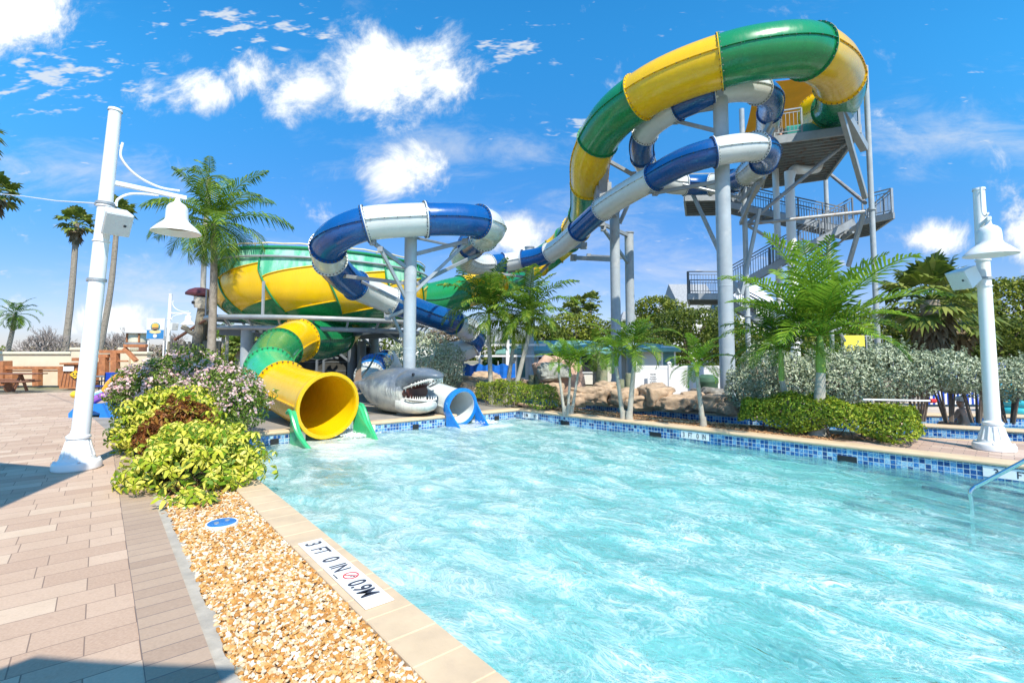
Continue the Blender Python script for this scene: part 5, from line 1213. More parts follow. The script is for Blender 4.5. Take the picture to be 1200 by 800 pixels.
mb=MB(); mb.tube([on2(2.98),on2(3.02)],.115,20); mb.build('strap',M_steel,root)
w=Wb(196,26); t3=W(200,344,26); root,on3,_=bell_lamp('small distant white lamp post with bell shade beside the hanging sign',w,((t3.x-w.x)/t3.z,0),t3.z,(1,.15),1.05,3.75,1.0)
speaker('tiny white loudspeaker on the distant lamp post',W(203,382,25.8),(.28,.34,.4),R(-20),R(10),0,on3(3.0))
# ================================================================== shark statue
def sharkmat():
    m=bpy.data.materials.new('shark_paint'); b=NB(nt(m)); tc=b.n('ShaderNodeTexCoord').outputs['Object']; sp=b.n('ShaderNodeSeparateXYZ'); b.l(tc,sp.inputs[0])
    n=b.noise(tc,2.6,6,.65,.5); n2=b.noise(tc,9,4,.6); f=b.m('ADD',b.mr(sp.outputs[2],.36,1.0),b.m('MULTIPLY',b.m('SUBTRACT',n,.5),1.5))
    col=b.ramp(f,[(.25,(.62,.62,.56)),(.48,(.48,.50,.47)),(.62,(.28,.31,.34)),(.9,(.12,.15,.19))])
    col=b.mix(b.mr(n2,.55,.75,0,.4),col,(.33,.31,.27))
    mp=b.n('ShaderNodeMapping'); mp.inputs['Scale'].default_value=(1,1,.12); b.l(tc,mp.inputs[0])
    col=b.mix(b.mr(b.noise(mp.outputs[0],7,4,.6),.5,.62,0,.35),col,(.20,.21,.22))
    bsdf(b,col,.35,0,b.bump(n2,.3,.02),coat=.25); return m
MS=sharkmat(); M_mouth=PM('mouth_flesh',(.09,.03,.022),.3,6,.4); M_tooth=PM('tooth_white',(.85,.84,.78),.05,5,.3); M_eye=PM('eye_black',(.01,.01,.012),.1,5,.1)
T0=W(417,447,15.1); N0=W(517,447,12.75); fd=(N0-T0); fd.z=0; SL=fd.length; fd.normalize(); lf=Vector((-fd.y,fd.x,0)); SK=SL/3.38
SB=Vector((T0.x,T0.y,0.0)); shark=thing('shark_statue','grey and white fibreglass shark with gaping toothed mouth lying between the two slide mouths','statue',SB+fd*1.8)
shark.rotation_euler=(0,0,0)
def SP(x,y,z): return SB+(fd*x+lf*y)*SK+Vector((0,0,z*SK+.015))
def rings(mb,R_,n=24,pw=2.0,closed=True):
    vs=[]
    for (x,w,zb,zt,*o) in R_:
        yo=o[0] if o else 0
        for k_ in range(n):
            a=2*PI*k_/n; c_,s_=math.cos(a),math.sin(a); vs.append(SP(x,yo+w*math.copysign(abs(c_)**(2/pw),c_),(zt+zb)/2+(zt-zb)/2*math.copysign(abs(s_)**(2/pw),s_)))
    fs=[(i*n+k_,(i+1)*n+k_,(i+1)*n+(k_+1)%n,i*n+(k_+1)%n) for i in range(len(R_)-1) for k_ in range(n)]
    fs+=[tuple(range(n)),tuple(range((len(R_)-1)*n,len(R_)*n))]
    mb.add(vs,fs)
def RS(r_): return [tuple(q) for q in spline([list(x) for x in r_],4)]
mb=MB(); rings(mb,RS([(-.05,.05,.60,.72),(.25,.11,.52,.76),(.55,.22,.34,.86),(.95,.38,.14,1.0),(1.4,.50,.02,1.09),(1.85,.54,0,1.12),(2.2,.51,.01,1.12),(2.42,.44,.06,1.06)]))
rings(mb,RS([(2.3,.47,.40,1.08),(2.5,.44,.60,1.13),(2.75,.38,.76,1.14),(3.0,.31,.83,1.11),(3.2,.23,.87,1.06),(3.33,.13,.90,1.01),(3.38,.03,.93,.97)]),pw=2.2)
rings(mb,RS([(2.3,.47,.02,.55),(2.5,.43,.03,.45),(2.7,.37,.04,.40),(2.9,.29,.09,.38),(3.04,.19,.15,.375),(3.11,.05,.24,.36)]),pw=2.3)
# lips and gill folds
for k_ in range(5):
    x=2.02+.075*k_; pts=[SP(x+.05*math.sin(t_*PI),-(.545-.03*k_*.5)*math.cos((t_-.5)*1.5),.36+.42*t_) for t_ in np.linspace(0,1,7)]; mb.tube(pts,.010,6)
    pts=[SP(x+.05*math.sin(t_*PI),(.545-.03*k_*.5)*math.cos((t_-.5)*1.5),.36+.42*t_) for t_ in np.linspace(0,1,7)]; mb.tube(pts,.016,6)
mb.build('body',MS,shark,smooth=60)
mb=MB(); rings(mb,RS([(2.30,.36,.36,.66),(2.45,.36,.36,.70),(2.56,.33,.36,.74)]),16); rings(mb,RS([(2.5,.34,.38,.46),(2.7,.29,.36,.425),(2.9,.21,.35,.41),(3.0,.12,.35,.40)]),12); rings(mb,RS([(2.5,.35,.60,.72),(2.75,.29,.735,.80),(3.0,.22,.80,.86),(3.15,.14,.84,.88)]),12); 
mb.build('mouth_lining',M_mouth,shark)
mb=MB()
for row,(zr,sg,x1,wd,x0) in enumerate(((None,-1,3.14,.24,2.62),(None,1,2.97,.21,2.60))):
    for i in range(25):
        a=-PI/2+PI*i/24; xe=3.26 if row==0 else 3.05; x=2.55+(xe-2.55)*math.cos(a)**.7 if math.cos(a)>0 else 2.55
        wx=float(np.interp(x,[2.5,2.75,3.0,3.2,3.33],[.44,.38,.31,.23,.13])) if row==0 else float(np.interp(x,[2.5,2.7,2.9,3.04,3.11],[.43,.37,.29,.19,.05]))
        y=wx*.84*math.sin(a)/max(abs(math.sin(a)),.25) if abs(math.sin(a))>.25 else wx*.84*math.sin(a)/.25
        z=float(np.interp(x,[2.5,2.75,3.0,3.2],[.66,.79,.86,.90])) if row==0 else .40
        L=.12 if row==0 else .09
        c_=SP(x,y,z); tp=SP(x+.01,y,z+sg*L); k2=Vector((0,0,0)); r_=.024
        mb.add([c_+fd*r_*.9,c_+lf*r_,c_-fd*r_*.9,c_-lf*r_,tp],[(0,1,4),(1,2,4),(2,3,4),(3,0,4),(3,2,1,0)])
mb.build('teeth',M_tooth,shark,smooth=0)
mb=MB()
for s_ in(-1,1):
    pts=[SP(2.55+.74*math.cos(a),s_*.40*abs(math.sin(a)),.66+.24*math.cos(a)) for a in np.linspace(PI/2,0,9)]; mb.tube(pts,.028,7)
    pts=[SP(2.55+.52*math.cos(a),s_*.38*abs(math.sin(a)),.42-.04*math.cos(a)) for a in np.linspace(PI/2,0,9)]; mb.tube(pts,.026,7)
mb.build('gums',PM('lip_white',(.66,.62,.56),.1,5,.4),shark)
for s_ in(-1,1):
    mb=MB(); mb.lathe([(0,.045),(.03,.035),(.045,0),(.03,-.035),(0,-.045)],SP(2.82,s_*.355,.99),12); mb.build('eye',M_eye,shark)
def fin(nm,pts,th,mat=MS):
    P=[SP(*p) for p in pts]; mb=MB(); c_=sum(P,Vector())/len(P); nrm=(P[1]-P[0]).cross(P[2]-P[0]).normalized()
    n=len(P); ctr=[P[0].lerp(P[-1],.5)]; vs=P+[c_+nrm*th,c_-nrm*th]; mb.add(vs,[(i,(i+1)%n,n) for i in range(n)]+[((i+1)%n,i,n+1) for i in range(n)]); mb.build(nm,mat,shark,smooth=50)
fin('dorsal_fin',[(1.35,0,1.0),(1.52,0,1.18),(1.62,0,1.38),(1.60,0,1.56),(1.72,0,1.46),(1.88,0,1.28),(2.02,0,1.08),(1.9,0,1.0)],.05)
M_finu=PM('fin_brown',(.22,.15,.10),.25,4,.5)
fin('tail_fin',[(.12,.03,.60),(-.02,-.2,.35),(-.02,-.42,.12),(.22,-.50,.05),(.24,-.2,.38),(.30,0,.62),(.10,.1,.9),(-.22,.32,1.28),(-.40,.42,1.42),(-.28,.2,1.05)],.05,M_finu)
fin('tail_fin',[(.0,.05,.70),(-.15,.5,1.0),(-.28,.8,1.35),(-.1,.75,1.52),(.05,.5,1.2),(.15,.2,.9)],.05,MS)
fin('pectoral_fin',[(1.75,-.46,.22),(1.5,-.72,.26),(1.0,-1.0,.30),(.45,-1.15,.33),(.8,-.80,.26),(1.2,-.5,.20)],.04,PM('fin_grey',(.13,.14,.15),.2,4,.5))
fin('pectoral_fin',[(1.75,.46,.22),(1.45,.8,.24),(1.1,1.1,.22),(1.0,.9,.2),(1.3,.5,.18)],.04)
# ================================================================== pool furniture
mb=MB(); hb=G(1139,590,-.35); he=G(1200,541,0)
p0=W(1139,592,6.35); p1=W(1137,577,6.35); p2=W(1141,571,6.35); p3=W(1200,540,6.0); dv=(p3-p2)
pts=[p0-Vector((0,0,.5)),p0,p1,p2+dv*.02,p2+dv*.10,p2+dv*.5,p3,p3+dv*.45,p3+dv*.6+Vector((.1,0,-.12)),p3+dv*.62+Vector((.1,0,-1.2))]
mb.tube([tuple(q) for q in spline([list(p) for p in pts],6)],.024,14); tag(mb.build('handrail',M_chrome),'stainless steel handrail rising out of the water at the right frame edge','handrail')
lc=G(260,614,.0); lid=thing('skimmer_cover','round blue skimmer cover with white rim lying on the gravel by the yellow shrub','cover',(lc.x,lc.y,0.0))
M_lid=PM('blue_lid_plastic',(.02,.16,.46),.15,6,.4,stain=(.10,.28,.5),smix=.5,sscale=9)
mb=MB(); mb.lathe([(0,.012),(.128,.012),(.128,.02),(.142,.022),(.146,-.02),(.0,-.02)],lc+Vector((0,0,-.002)),40); mb.build('rim',M_white,lid)
mb=MB(); mb.lathe([(0,.034),(.12,.034),(.128,.028),(.128,.012)],lc+Vector((0,0,-.0095)),40); mb.build('disc',M_lid,lid)
for s_ in(-1,1):
    mb=MB(); c_=lc+nn*.05*s_+d*.02*s_+Vector((0,0,.026)); mb.lathe([(0,.002),(.018,.002),(.022,-.002)],c_,14); mb.bar(c_-nn*.02+Vector((0,0,.008)),c_+nn*.02+Vector((0,0,.008)),.007); mb.build('handle',M_steel,lid)
# splashes where the slides run out
def splash(label,c,r,n,seed,dirv=(.8,-.6)):
    r2=np.random.default_rng(seed); a=r2.normal(0,1,(n,2)); P=np.zeros((n,3)); dv=np.array(dirv); pv=np.array([-dv[1],dv[0]])
    u_=r2.random(n)**.8; P[:,:2]=np.array(c[:2])+dv*(u_*r*2.0)[:,None]+pv*(a[:,0]*r*.28*(1-.3*u_))[:,None]; P[:,2]=WZ+.02+np.abs(r2.normal(0,.05,n))*(1-u_*.6)
    mb=MB(); leaves(mb,P,np.tile([0,0,1.],(n,1)),.05,.8); m=MC.get('foam')
    if not m:
        m=bpy.data.materials.new('white_foam'); b=NB(nt(m)); p,o=bsdf(b,(.92,.97,.97),.4); tr=b.n('ShaderNodeBsdfTransparent'); mx=b.n('ShaderNodeMixShader'); mx.inputs[0].default_value=.45; b.l(tr.outputs[0],mx.inputs[1]); b.l(p.outputs[0],mx.inputs[2]); b.l(mx.outputs[0],o.inputs[0]); MC['foam']=m
    o=mb.build('splash_foam',m,smooth=0,recalc=False,kind='stuff')
ex=G(388,506,-.3); splash('',ex,.75,2600,1,(ET[-1][0],ET[-1][1])); ex=G(549,494,-.3); splash('',ex,.5,1200,2,(BT[-1][0],BT[-1][1]))
# ================================================================== middle ground
M_rock=PM('sandstone',(.46,.33,.22),.3,3.5,.9,bump=1.0,bscale=14,stain=(.17,.115,.075),smix=.8,sscale=2.6)
M_drock=PM('dark_boulder',(.16,.15,.13),.3,4,.85,bump=.9,bscale=12,stain=(.4,.38,.34),smix=.7,sscale=6)
from mathutils import noise as mno
def rock(label,c,size,seed,mat=M_rock,group='sandstone boulders along the far river bank',rz=None,base=None):
    import bmesh; bm=bmesh.new(); bmesh.ops.create_icosphere(bm,subdivisions=4,radius=1)
    sv=Vector((seed*3.1,seed*1.7,seed*.9)); Mz=Matrix.Rotation(seed*1.3 if rz is None else rz,3,'Z')
    for v in bm.verts:
        p=v.co.normalized(); q=Vector([math.copysign(abs(x)**.62,x) for x in p]); q=q*(1+.28*mno.noise(p*1.3+sv)+.16*mno.noise(p*3.4+sv)-.12*abs(mno.noise(p*6+sv))-.07*abs(mno.noise(p*13+sv)))
        q.z+=.05*math.sin(q.z*14+3*mno.noise(p*2+sv)); v.co=Mz@Vector((q.x*size[0],q.y*size[1],q.z*size[2]))
    me=bpy.data.meshes.new('boulder'); bm.to_mesh(me); bm.free(); me.materials.append(mat); me.shade_smooth(); o=bpy.data.objects.new('boulder',me); COL.objects.link(o); o.location=c; tag(o,label,'rock',group); return o
rk=[(690,463,15.7,.62,.4,.28,'low flat sandstone boulder behind the small triple palm'),(672,468,15.6,.5,.35,.26,'leftmost low sandstone ledge beside the triple palm'),(712,458,16.1,.5,.4,.30,'rounded boulder behind the twin island palms'),(748,472,14.9,.55,.4,.22,'flat stone low at the river edge right of the twin palms'),(768,463,15.0,.78,.5,.36,'biggest tan boulder below the white fence sign'),(790,472,14.3,.55,.4,.24,'boulder in front of the fence gate left of the single palm'),(812,470,14.3,.45,.35,.26,'dark edged boulder behind the single small palm trunk'),(838,473,13.9,.42,.35,.26,'square stone at the right end of the river bank row'),(733,465,15.2,.45,.4,.28,'boulder between the twin palm trunks'),(830,462,15.2,.5,.4,.22,'grey topped stone under the green bin'),
(548,452,19.5,.9,.5,.42,'tan rock mound left of the bushy palms behind the hedge'),(572,447,20.5,.7,.5,.40,'tan rock mound directly behind the left bushy palm trunk'),(602,452,19.5,.7,.5,.30,'low tan rock right of the bushy palm trunks'),(560,457,17.6,.6,.4,.28,'shaded rock just above the clipped hedge left end'),(645,457,17.8,.6,.4,.26,'low rock below the carved pink stone'),(855,478,13.6,.4,.3,.2,'small brown stone at the left end of the long hedge')]
for i,(px,py,Y,a,b_,h_,lb) in enumerate(rk):
    w=W(px,py,Y); rock(lb,(w.x,w.y,max(h_*.55,w.z)),(a,b_,h_),i+2,M_drock if i==9 else M_rock)
w=W(655,436,18.6); rock('pinkish upright carved stone standing left of the piling posts',(w.x,w.y,.62),(.95,.35,.85),31,PM('pink_stone',(.52,.34,.26),.2,3,.85,bump=.5,bscale=12,stain=(.38,.24,.18)),rz=0)
w=W(648,428,18.3); rock('grey mottled reptile shaped carving on top of the pinkish stone',(w.x,w.y-.2,.98),(.62,.25,.32),35,PM('scaly_grey',(.30,.32,.29),.3,14,.8,bump=1,bscale=30,stain=(.55,.55,.5),smix=.8,sscale=20),group=None,rz=.1)
M_pile=PM('weathered_piling',(.20,.22,.14),.25,8,.9,bump=.6,bscale=20,stain=(.35,.30,.18),smix=.6,sscale=3)
def piling(px,top,bot,Y,r_,lb):
    w=W(px,400,Y); zt=W(px,top,Y).z; mb=MB(); mb.lathe([(0,zt),(r_*.96,zt-.01),(r_,zt-.03),(r_*1.02,0),(0,0)],(w.x,w.y,0),14); tag(mb.build('piling',M_pile,smooth=50),lb,'wooden post','short weathered timber pilings')
for a in ((608,438,455,18.5,.09,'thin timber piling right of the bushy palm trunks'),(623,439,455,18.5,.12,'left piling of the adjoining two at the far column foot'),(631,438,455,18.4,.13,'right piling of the adjoining two at the far column foot'),(705,425,458,17,.19,'thick timber piling beside the shaggy trunk left of the bent bracket column'),(727,444,462,15.8,.11,'short piling between the twin palms'),(737,437,462,15.8,.13,'taller piling just right of the twin palms'),(876,449,470,14.6,.12,'piling at the left end of the silver bushes')): piling(*a)
# shaggy palm stump
palm('shaggy trunked palm with drooping fronds left of the bent bracket column',Wb(700,17.2),W(699,412,17.2),14,1.2,2.0,(R(70),R(-40)),.17,.14,L_palm,nl=22,wid=.05,ll=.34,ldroop=1.0)
# long low building with teal roof
M_bwall=PM('pale_stucco',(.66,.64,.58),.06,2,.85,stain=(.5,.48,.42),smix=.4); M_troof=PM('teal_metal_roof',(.16,.36,.33),.15,2,.5,stain=(.35,.48,.45),smix=.6,sscale=.8); M_groof=PM('grey_shingle',(.30,.31,.32),.2,5,.8); M_wwall=PM('white_siding',(.78,.78,.77),.04,3,.6); M_wroof=PM('white_roof',(.72,.73,.74),.06,1,.5)
def lowbuilding(name,label,pxa,pxb,Y,eave,ridge,depth,wm,rm,openings=(),oh=.5,cat='building',gable=False):
    a=W(pxa,400,Y); b_=W(pxb,400,Y); ze=W(600,eave,Y).z; zr=W(600,ridge,Y+depth/2).z; root=thing(name,label,cat,((a.x+b_.x)/2,Y,0))
    mb=MB(); mb.box(((a.x+b_.x)/2,Y+depth/2,ze/2),(b_.x-a.x,depth,ze)); mb.build('wall',wm,root,smooth=0)
    x0,x1=a.x-oh,b_.x+oh; y0,y1=Y-oh,Y+depth+oh; ym=(y0+y1)/2; ins=0 if gable else min((x1-x0)*.3,(y1-y0)/2); mb=MB()
    V=[(x0,y0,ze),(x1,y0,ze),(x1,y1,ze),(x0,y1,ze),(x0+ins,ym,zr),(x1-ins,ym,zr)]; V2=[(x,y,z-.16) for x,y,z in V[:4]]
    mb.add(V+V2,[(0,1,5,4),(2,3,4,5),(1,2,5),(3,0,4),(0,6,7,1),(1,7,8,2),(2,8,9,3),(3,9,6,0),(6,9,8,7)]); 
    rf_=mb.build('roof',rm,root,smooth=0)
    mb=MB(); n=int((x1-x0)/.6)
    for i in range(n): x=x0+.3+i*.6; 
    for (ox,oy,w_,h_,kd) in openings:
        c_=W(ox,oy,Y); mb=MB(); mb.box((c_.x,Y-.03,c_.z),(w_+.16,.07,h_+.16)); fr_=mb.build('window' if kd=='w' else 'door',M_white,root,smooth=0)
        mb=MB(); mb.box((c_.x,Y-.07,c_.z),(w_,.03,h_)); mb.build('pane',M_dark if kd!='d' else PM('teal_door',(.08,.2,.2),.1,4,.5),fr_,smooth=0)
    return root
lowbuilding('pool_building','long low white building with teal metal roof behind the rock bank',592,742,26,411,399,7,M_bwall,M_troof,[(690,425,.8,.9,'w'),(640,423,.8,.9,'w'),(614,425,.7,1.5,'d')])
lowbuilding('pump_house','small pale block with green roof edge behind the white fence',752,786,23,408,402,4,M_bwall,M_troof,[(783,424,.5,1.3,'d')],.35)
lowbuilding('house','distant white house with steep grey roof left of the tallest column',778,800,62,384,358,9,M_wwall,M_groof,[(790,392,1.2,1,'w')],.4)
lowbuilding('house','distant white gabled house behind the low tower landing',800,842,66,362,333,9,M_wwall,M_groof,[(815,370,1.4,1.2,'w'),(830,384,1.4,1.2,'w')],.3,gable=True)
lowbuilding('house','bright white gabled house seen between the tower stair and the large palm',868,905,60,352,334,8,M_wwall,M_wroof,[(880,362,1.2,1.1,'w')],.3,gable=True)
lowbuilding('house','sloping pale roofed house right of the thin columns on the skyline',728,770,70,388,365,9,M_wwall,M_groof,[],.4)
# white fence with sign
def fencep(pxs,Y0,Y1,top,label):
    n=len(pxs)-1; P=[W(px,400,Y0+(Y1-Y0)*i/n) for i,px in enumerate(pxs)]; zt=W(pxs[0],top,Y0).z; root=thing('vinyl_fence',label,'fence',(P[0].x,P[0].y,0))
    for i in range(n):
        a,b_=P[i],P[i+1]; mb=MB(); mb.bar((a.x,a.y,zt/2-.02),(b_.x,b_.y,zt/2-.02),.04,zt-.1); 
        L=(Vector((b_.x-a.x,b_.y-a.y,0))).length; nb=int(L/.16)
        mb.bar((a.x,a.y,zt-.05),(b_.x,b_.y,zt-.05),.06,.10); mb.bar((a.x,a.y,.12),(b_.x,b_.y,.12),.06,.14); mb.build('panel',M_white,root,smooth=0)
        for k_ in range(1,nb):
            pass
    for p in P: mb=MB(); mb.box((p.x,p.y,zt/2+.03),(.12,.12,zt+.06),bev=.01); mb.lathe([(.09,0),(.09,.03),(0,.09)],(p.x,p.y,zt+.06),4); mb.build('post',M_white,root,smooth=0)
    return P,zt
fencep([744,784,812,845],17.6,17.2,428,'white vinyl fence behind the boulders with a notice on it')
w=W(765,446,17.4); sg=thing('notice_board','white rules notice with small print on the white fence','sign',(w.x,w.y,w.z)); mb=MB(); mb.box((w.x,w.y-.03,w.z),(.38,.02,.58),bev=.004); mb.build('board',M_marker,sg)
mb=MB()
for i,tx in enumerate(('RULES','NO DIVING','NO RUNNING','NO GLASS','NO SMOKING','SHOWER FIRST','ADULTS MUST','WATCH CHILDREN')): text_mesh(mb,tx,(w.x,w.y-.042,w.z+.20-.062*i-(.02 if i else 0)),(1,0,0),(0,0,1),.075 if i==0 else .042,.9,.001,.002,'CENTER')
mb.build('lettering',M_ink,sg,smooth=0,recalc=False)
w=W(829,456,15.4); bn_=thing('litter_bin','dark green round litter bin between the single palm and the tallest column','bin',(w.x,w.y,0)); M_bin=PM('bin_green',(.06,.13,.075),.15,5,.5)
mb=MB(); mb.lathe([(0,0),(.27,0),(.29,.05),(.31,.72),(.33,.75),(.33,.80),(.29,.80),(.28,.1)],(w.x,w.y,0),24); mb.build('drum',M_bin,bn_); mb=MB(); mb.lathe([(.33,.80),(.31,.90),(.18,.99),(0,1.0)],(w.x,w.y,0),24); mb.build('lid',M_bin,bn_)
# blue tarpaulin fence
a=W(543,400,22);b_=W(604,400,22); tf=thing('tarpaulin_fence','bright blue tarpaulin fence seen between the palm trunks','fence',((a.x+b_.x)/2,22,0)); z0,z1=.15,W(600,427,22).z; mb=MB(); vs=[]
for i in range(31): x=a.x+(b_.x-a.x)*i/30; yy=22+.05*math.sin(i*1.3); vs+=[(x,yy,z0+.03*math.sin(i)),(x,yy+.03,z1+.05*math.sin(i*.9))]
mb.add(vs,[(2*i,2*i+2,2*i+3,2*i+1) for i in range(30)]); mb.build('tarpaulin',PM('blue_tarp',(.01,.14,.55),.2,6,.4),tf,recalc=False)
for i in range(4): x=a.x+(b_.x-a.x)*i/3; mb=MB(); mb.tube([(x,22.1,0),(x,22.1,z1+.15)],.03,8); mb.build('post',M_steel,tf)
# white pergola frame low behind the bushy palms
pg=thing('pergola','white open pipe frame standing behind the bushy palms','frame',tuple(W(580,412,24))); pg.location.z=0
for (p,q,w_) in ((W(560,404,24),W(640,404,24),.1),(W(548,417,24),W(640,417,24),.09),(W(595,398,24),W(595,450,24),.16),(W(562,404,24),W(562,450,24),.1)):
    mb=MB(); mb.bar(p,q,w_); mb.build('beam',M_white,pg,smooth=0)
# red tipped gate arm / rescue pole
a=W(1070,468,11.9);b_=W(1096,469.5,11.9); rp=thing('rescue_pole','white pole with red tip sticking out over the river behind the hedge end','pole',a); mb=MB(); mb.tube([a-Vector((1.2,0,0)),b_-Vector((.12,0,0))],.022,8); mb.build('shaft',M_white,rp); mb=MB(); mb.tube([b_-Vector((.12,0,0)),b_],.05,10); mb.build('tip',M_red,rp)
mb=MB(); mb.tube([a-Vector((1.0,0,0)),Vector((a.x-1.0,a.y,0))],.03,8); mb.build('stand',M_steel,rp)
# right background: yellow board, railings, tube stack, blue slatted fence
w=W(1001,402,24); yb=thing('yellow_board','plain yellow board on grey rails behind the largest palm','board',(w.x,w.y,0)); mb=MB(); mb.box((w.x,w.y,w.z),(1.0,.05,.75),bev=.01); mb.build('board',PM('yellow_paint',(.80,.72,.08),.05,4,.5),yb)
for s_ in(-.45,.45): mb=MB(); mb.tube([(w.x+s_,w.y+.06,0),(w.x+s_,w.y+.06,w.z+.4)],.04,8); mb.build('post',M_steel,yb)
a=W(985,395,24.3);b_=W(1045,395,24.3); gr=thing('steel_railing','grey steel railing beside the yellow board behind the silver bushes','railing',(a.x,a.y,0)); z_=W(1000,394,24.3).z-1.07; rail((a.x,a.y,z_),(b_.x,b_.y,z_),parent=gr,nm='rail'); mb=MB(); 
for i in range(5): x=a.x+(b_.x-a.x)*i/4; mb.tube([(x,a.y,0),(x,a.y,z_)],.04,8)
mb.build('posts',M_steel,gr)
p_=W(978,378,22);q_=W(996,410,22); mb=MB(); mb.tube([p_,q_],.06,8); brace('brace',W(975,372,21.5),W(990,400,21.5),.13,M_steel)
a=W(1082,400,15.5);b_=W(1175,400,15.5); bf=thing('slatted_fence','low blue and white slatted fence glimpsed through the silver bushes','fence',(a.x,15.5,0)); n=34; MBl=PM('royal_blue_paint',(.01,.06,.42),.1,5,.4)
for i in range(n):
    x=a.x+(b_.x-a.x)*i/(n-1); mb=MB(); mb.box((x,15.5,.72),(.075,.03,1.3),bev=.005); mb.build('slat',MBl if i%2 else M_white,bf,smooth=0)
mb=MB(); mb.bar((a.x,15.54,1.2),(b_.x,15.54,1.2),.03,.08); mb.bar((a.x,15.54,.3),(b_.x,15.54,.3),.03,.08); mb.build('crossbar',M_white,bf,smooth=0)
MT=PM('aqua_vinyl',(.04,.42,.50),.1,4,.3,coat=.3)
for i,(px,py,lb) in enumerate(((1192,481,'bottom'),(1194,472,'second'),(1196,464,'third'),(1194,456,'top'))):
    w=W(px,py,13.9); mb=MB(); pts=[(w.x+.42*math.cos(a),w.y+.42*math.sin(a),w.z) for a in np.linspace(0,2*PI,29)]; mb.tube(pts,.13,12,cap=False); o=mb.build('inflatable_tube',MT,smooth=80); tag(o,lb+' aqua inflatable ring in the stack at the right frame edge','pool float','aqua inflatable rings stacked at the right')
# ================================================================== people
def skin_person(label,J,E,rad,loc,rz,skinc,extra=()):
    me=bpy.data.meshes.new('p'); names=list(J); me.from_pydata([J[k_] for k_ in names],[(names.index(a),names.index(b_)) for a,b_ in E],[])
    ob=bpy.data.objects.new('p',me); COL.objects.link(ob); ob.modifiers.new('s','SKIN'); sv=me.skin_vertices[0].data
    for i,k_ in enumerate(names): sv[i].radius=(rad[k_],rad[k_]*.85) if k_ in('chest','belly','pelvis') else (rad[k_],rad[k_]); sv[i].use_root=(k_=='pelvis')
    sb=ob.modifiers.new('u','SUBSURF'); sb.levels=2; sb.render_levels=2; bpy.context.view_layer.update()
    m2=bpy.data.meshes.new_from_object(ob.evaluated_get(bpy.context.evaluated_depsgraph_get())); COL.objects.unlink(ob); bpy.data.objects.remove(ob)
    root=thing('person',label,'person',loc); root.rotation_euler=(0,0,rz)
    m2.materials.clear(); m2.materials.append(skinc); m2.shade_smooth(); o=bpy.data.objects.new('body',m2); COL.objects.link(o); o.parent=root
    return root
J=dict(pelvis=(0,0,.12),belly=(0,.02,.28),chest=(0,.04,.46),neck=(0,.0,.60),headb=(0,-.03,.66),head=(0,-.04,.74),headt=(0,-.03,.80),
 shl=(.17,.03,.53),ell=(.24,-.08,.30),wrl=(.16,-.28,.22),hal=(.12,-.36,.22),shr=(-.17,.03,.53),elr=(-.24,-.08,.30),wrr=(-.16,-.28,.22),har=(-.12,-.36,.22),
 hipl=(.10,-.02,.10),knl=(.14,-.42,.20),anl=(.12,-.62,-.12),tol=(.12,-.78,-.16),hipr=(-.10,-.02,.10),knr=(-.14,-.42,.20),anr=(-.12,-.62,-.12),tor=(-.12,-.78,-.16))
E_p=[('pelvis','belly'),('belly','chest'),('chest','neck'),('neck','headb'),('headb','head'),('head','headt'),('chest','shl'),('shl','ell'),('ell','wrl'),('wrl','hal'),('chest','shr'),('shr','elr'),('elr','wrr'),('wrr','har'),('pelvis','hipl'),('hipl','knl'),('knl','anl'),('anl','tol'),('pelvis','hipr'),('hipr','knr'),('knr','anr'),('anr','tor')]
Rd=dict(pelvis=.13,belly=.125,chest=.15,neck=.055,headb=.07,head=.095,headt=.075,shl=.07,ell=.045,wrl=.032,hal=.035,shr=.07,elr=.045,wrr=.032,har=.035,hipl=.09,knl=.06,anl=.042,tol=.035,hipr=.09,knr=.06,anr=.042,tor=.035)
MSk=PM('skin',(.55,.30,.20),.08,6,.5); MSk2=PM('tanned_skin',(.42,.22,.14),.08,6,.5)
def hat(root,c,r_,mat,brim=True,nm='cap'):
    mb=MB(); mb.lathe([(r_,-.02),(r_*.98,.04),(r_*.75,.09),(0,.115)],Vector(root.location)+Vector(c),20); 
    if brim: mb.box(Vector(root.location)+Vector((c[0],c[1]-r_-.02,c[2]-.01)),(.14,.12,.012),bev=.003)
    o=mb.build(nm,mat,root)
w=W(1128,489,12.6); pr1=skin_person('bare backed bather in a white cap sitting in the far channel under the silver bushes',J,E_p,Rd,(w.x,w.y,-.32),R(195),MSk)
hat(pr1,(0,-.035,.80),.10,M_white)
mb=MB(); mb.tube([Vector(pr1.location)+Vector((0,0,.02)),Vector(pr1.location)+Vector((0,0,.16))],[.16,.15],16); mb.build('swim_shorts',PM('dark_trunks',(.02,.025,.04),.1,5,.8),pr1)
w=gz(926,166,ZT); w=Vector((w.x,w.y+.7,ZT+.05)); pr2=skin_person('bare shouldered rider with dark hair crouching behind the top deck railing',J,E_p,Rd,tuple(w),R(60),MSk2)
mb=MB(); mb.lathe([(.10,-.06),(.105,0),(.08,.07),(0,.10)],w+Vector((0,-.02,.79)),16); mb.build('hair',PM('dark_hair',(.02,.015,.012),.2,20,.7),pr2)
mb=MB(); mb.tube([w+Vector((0,0,.03)),w+Vector((0,0,.2))],[.165,.15],14); mb.build('swim_shorts',PM('red_trunks',(.35,.03,.03),.1,5,.8),pr2)
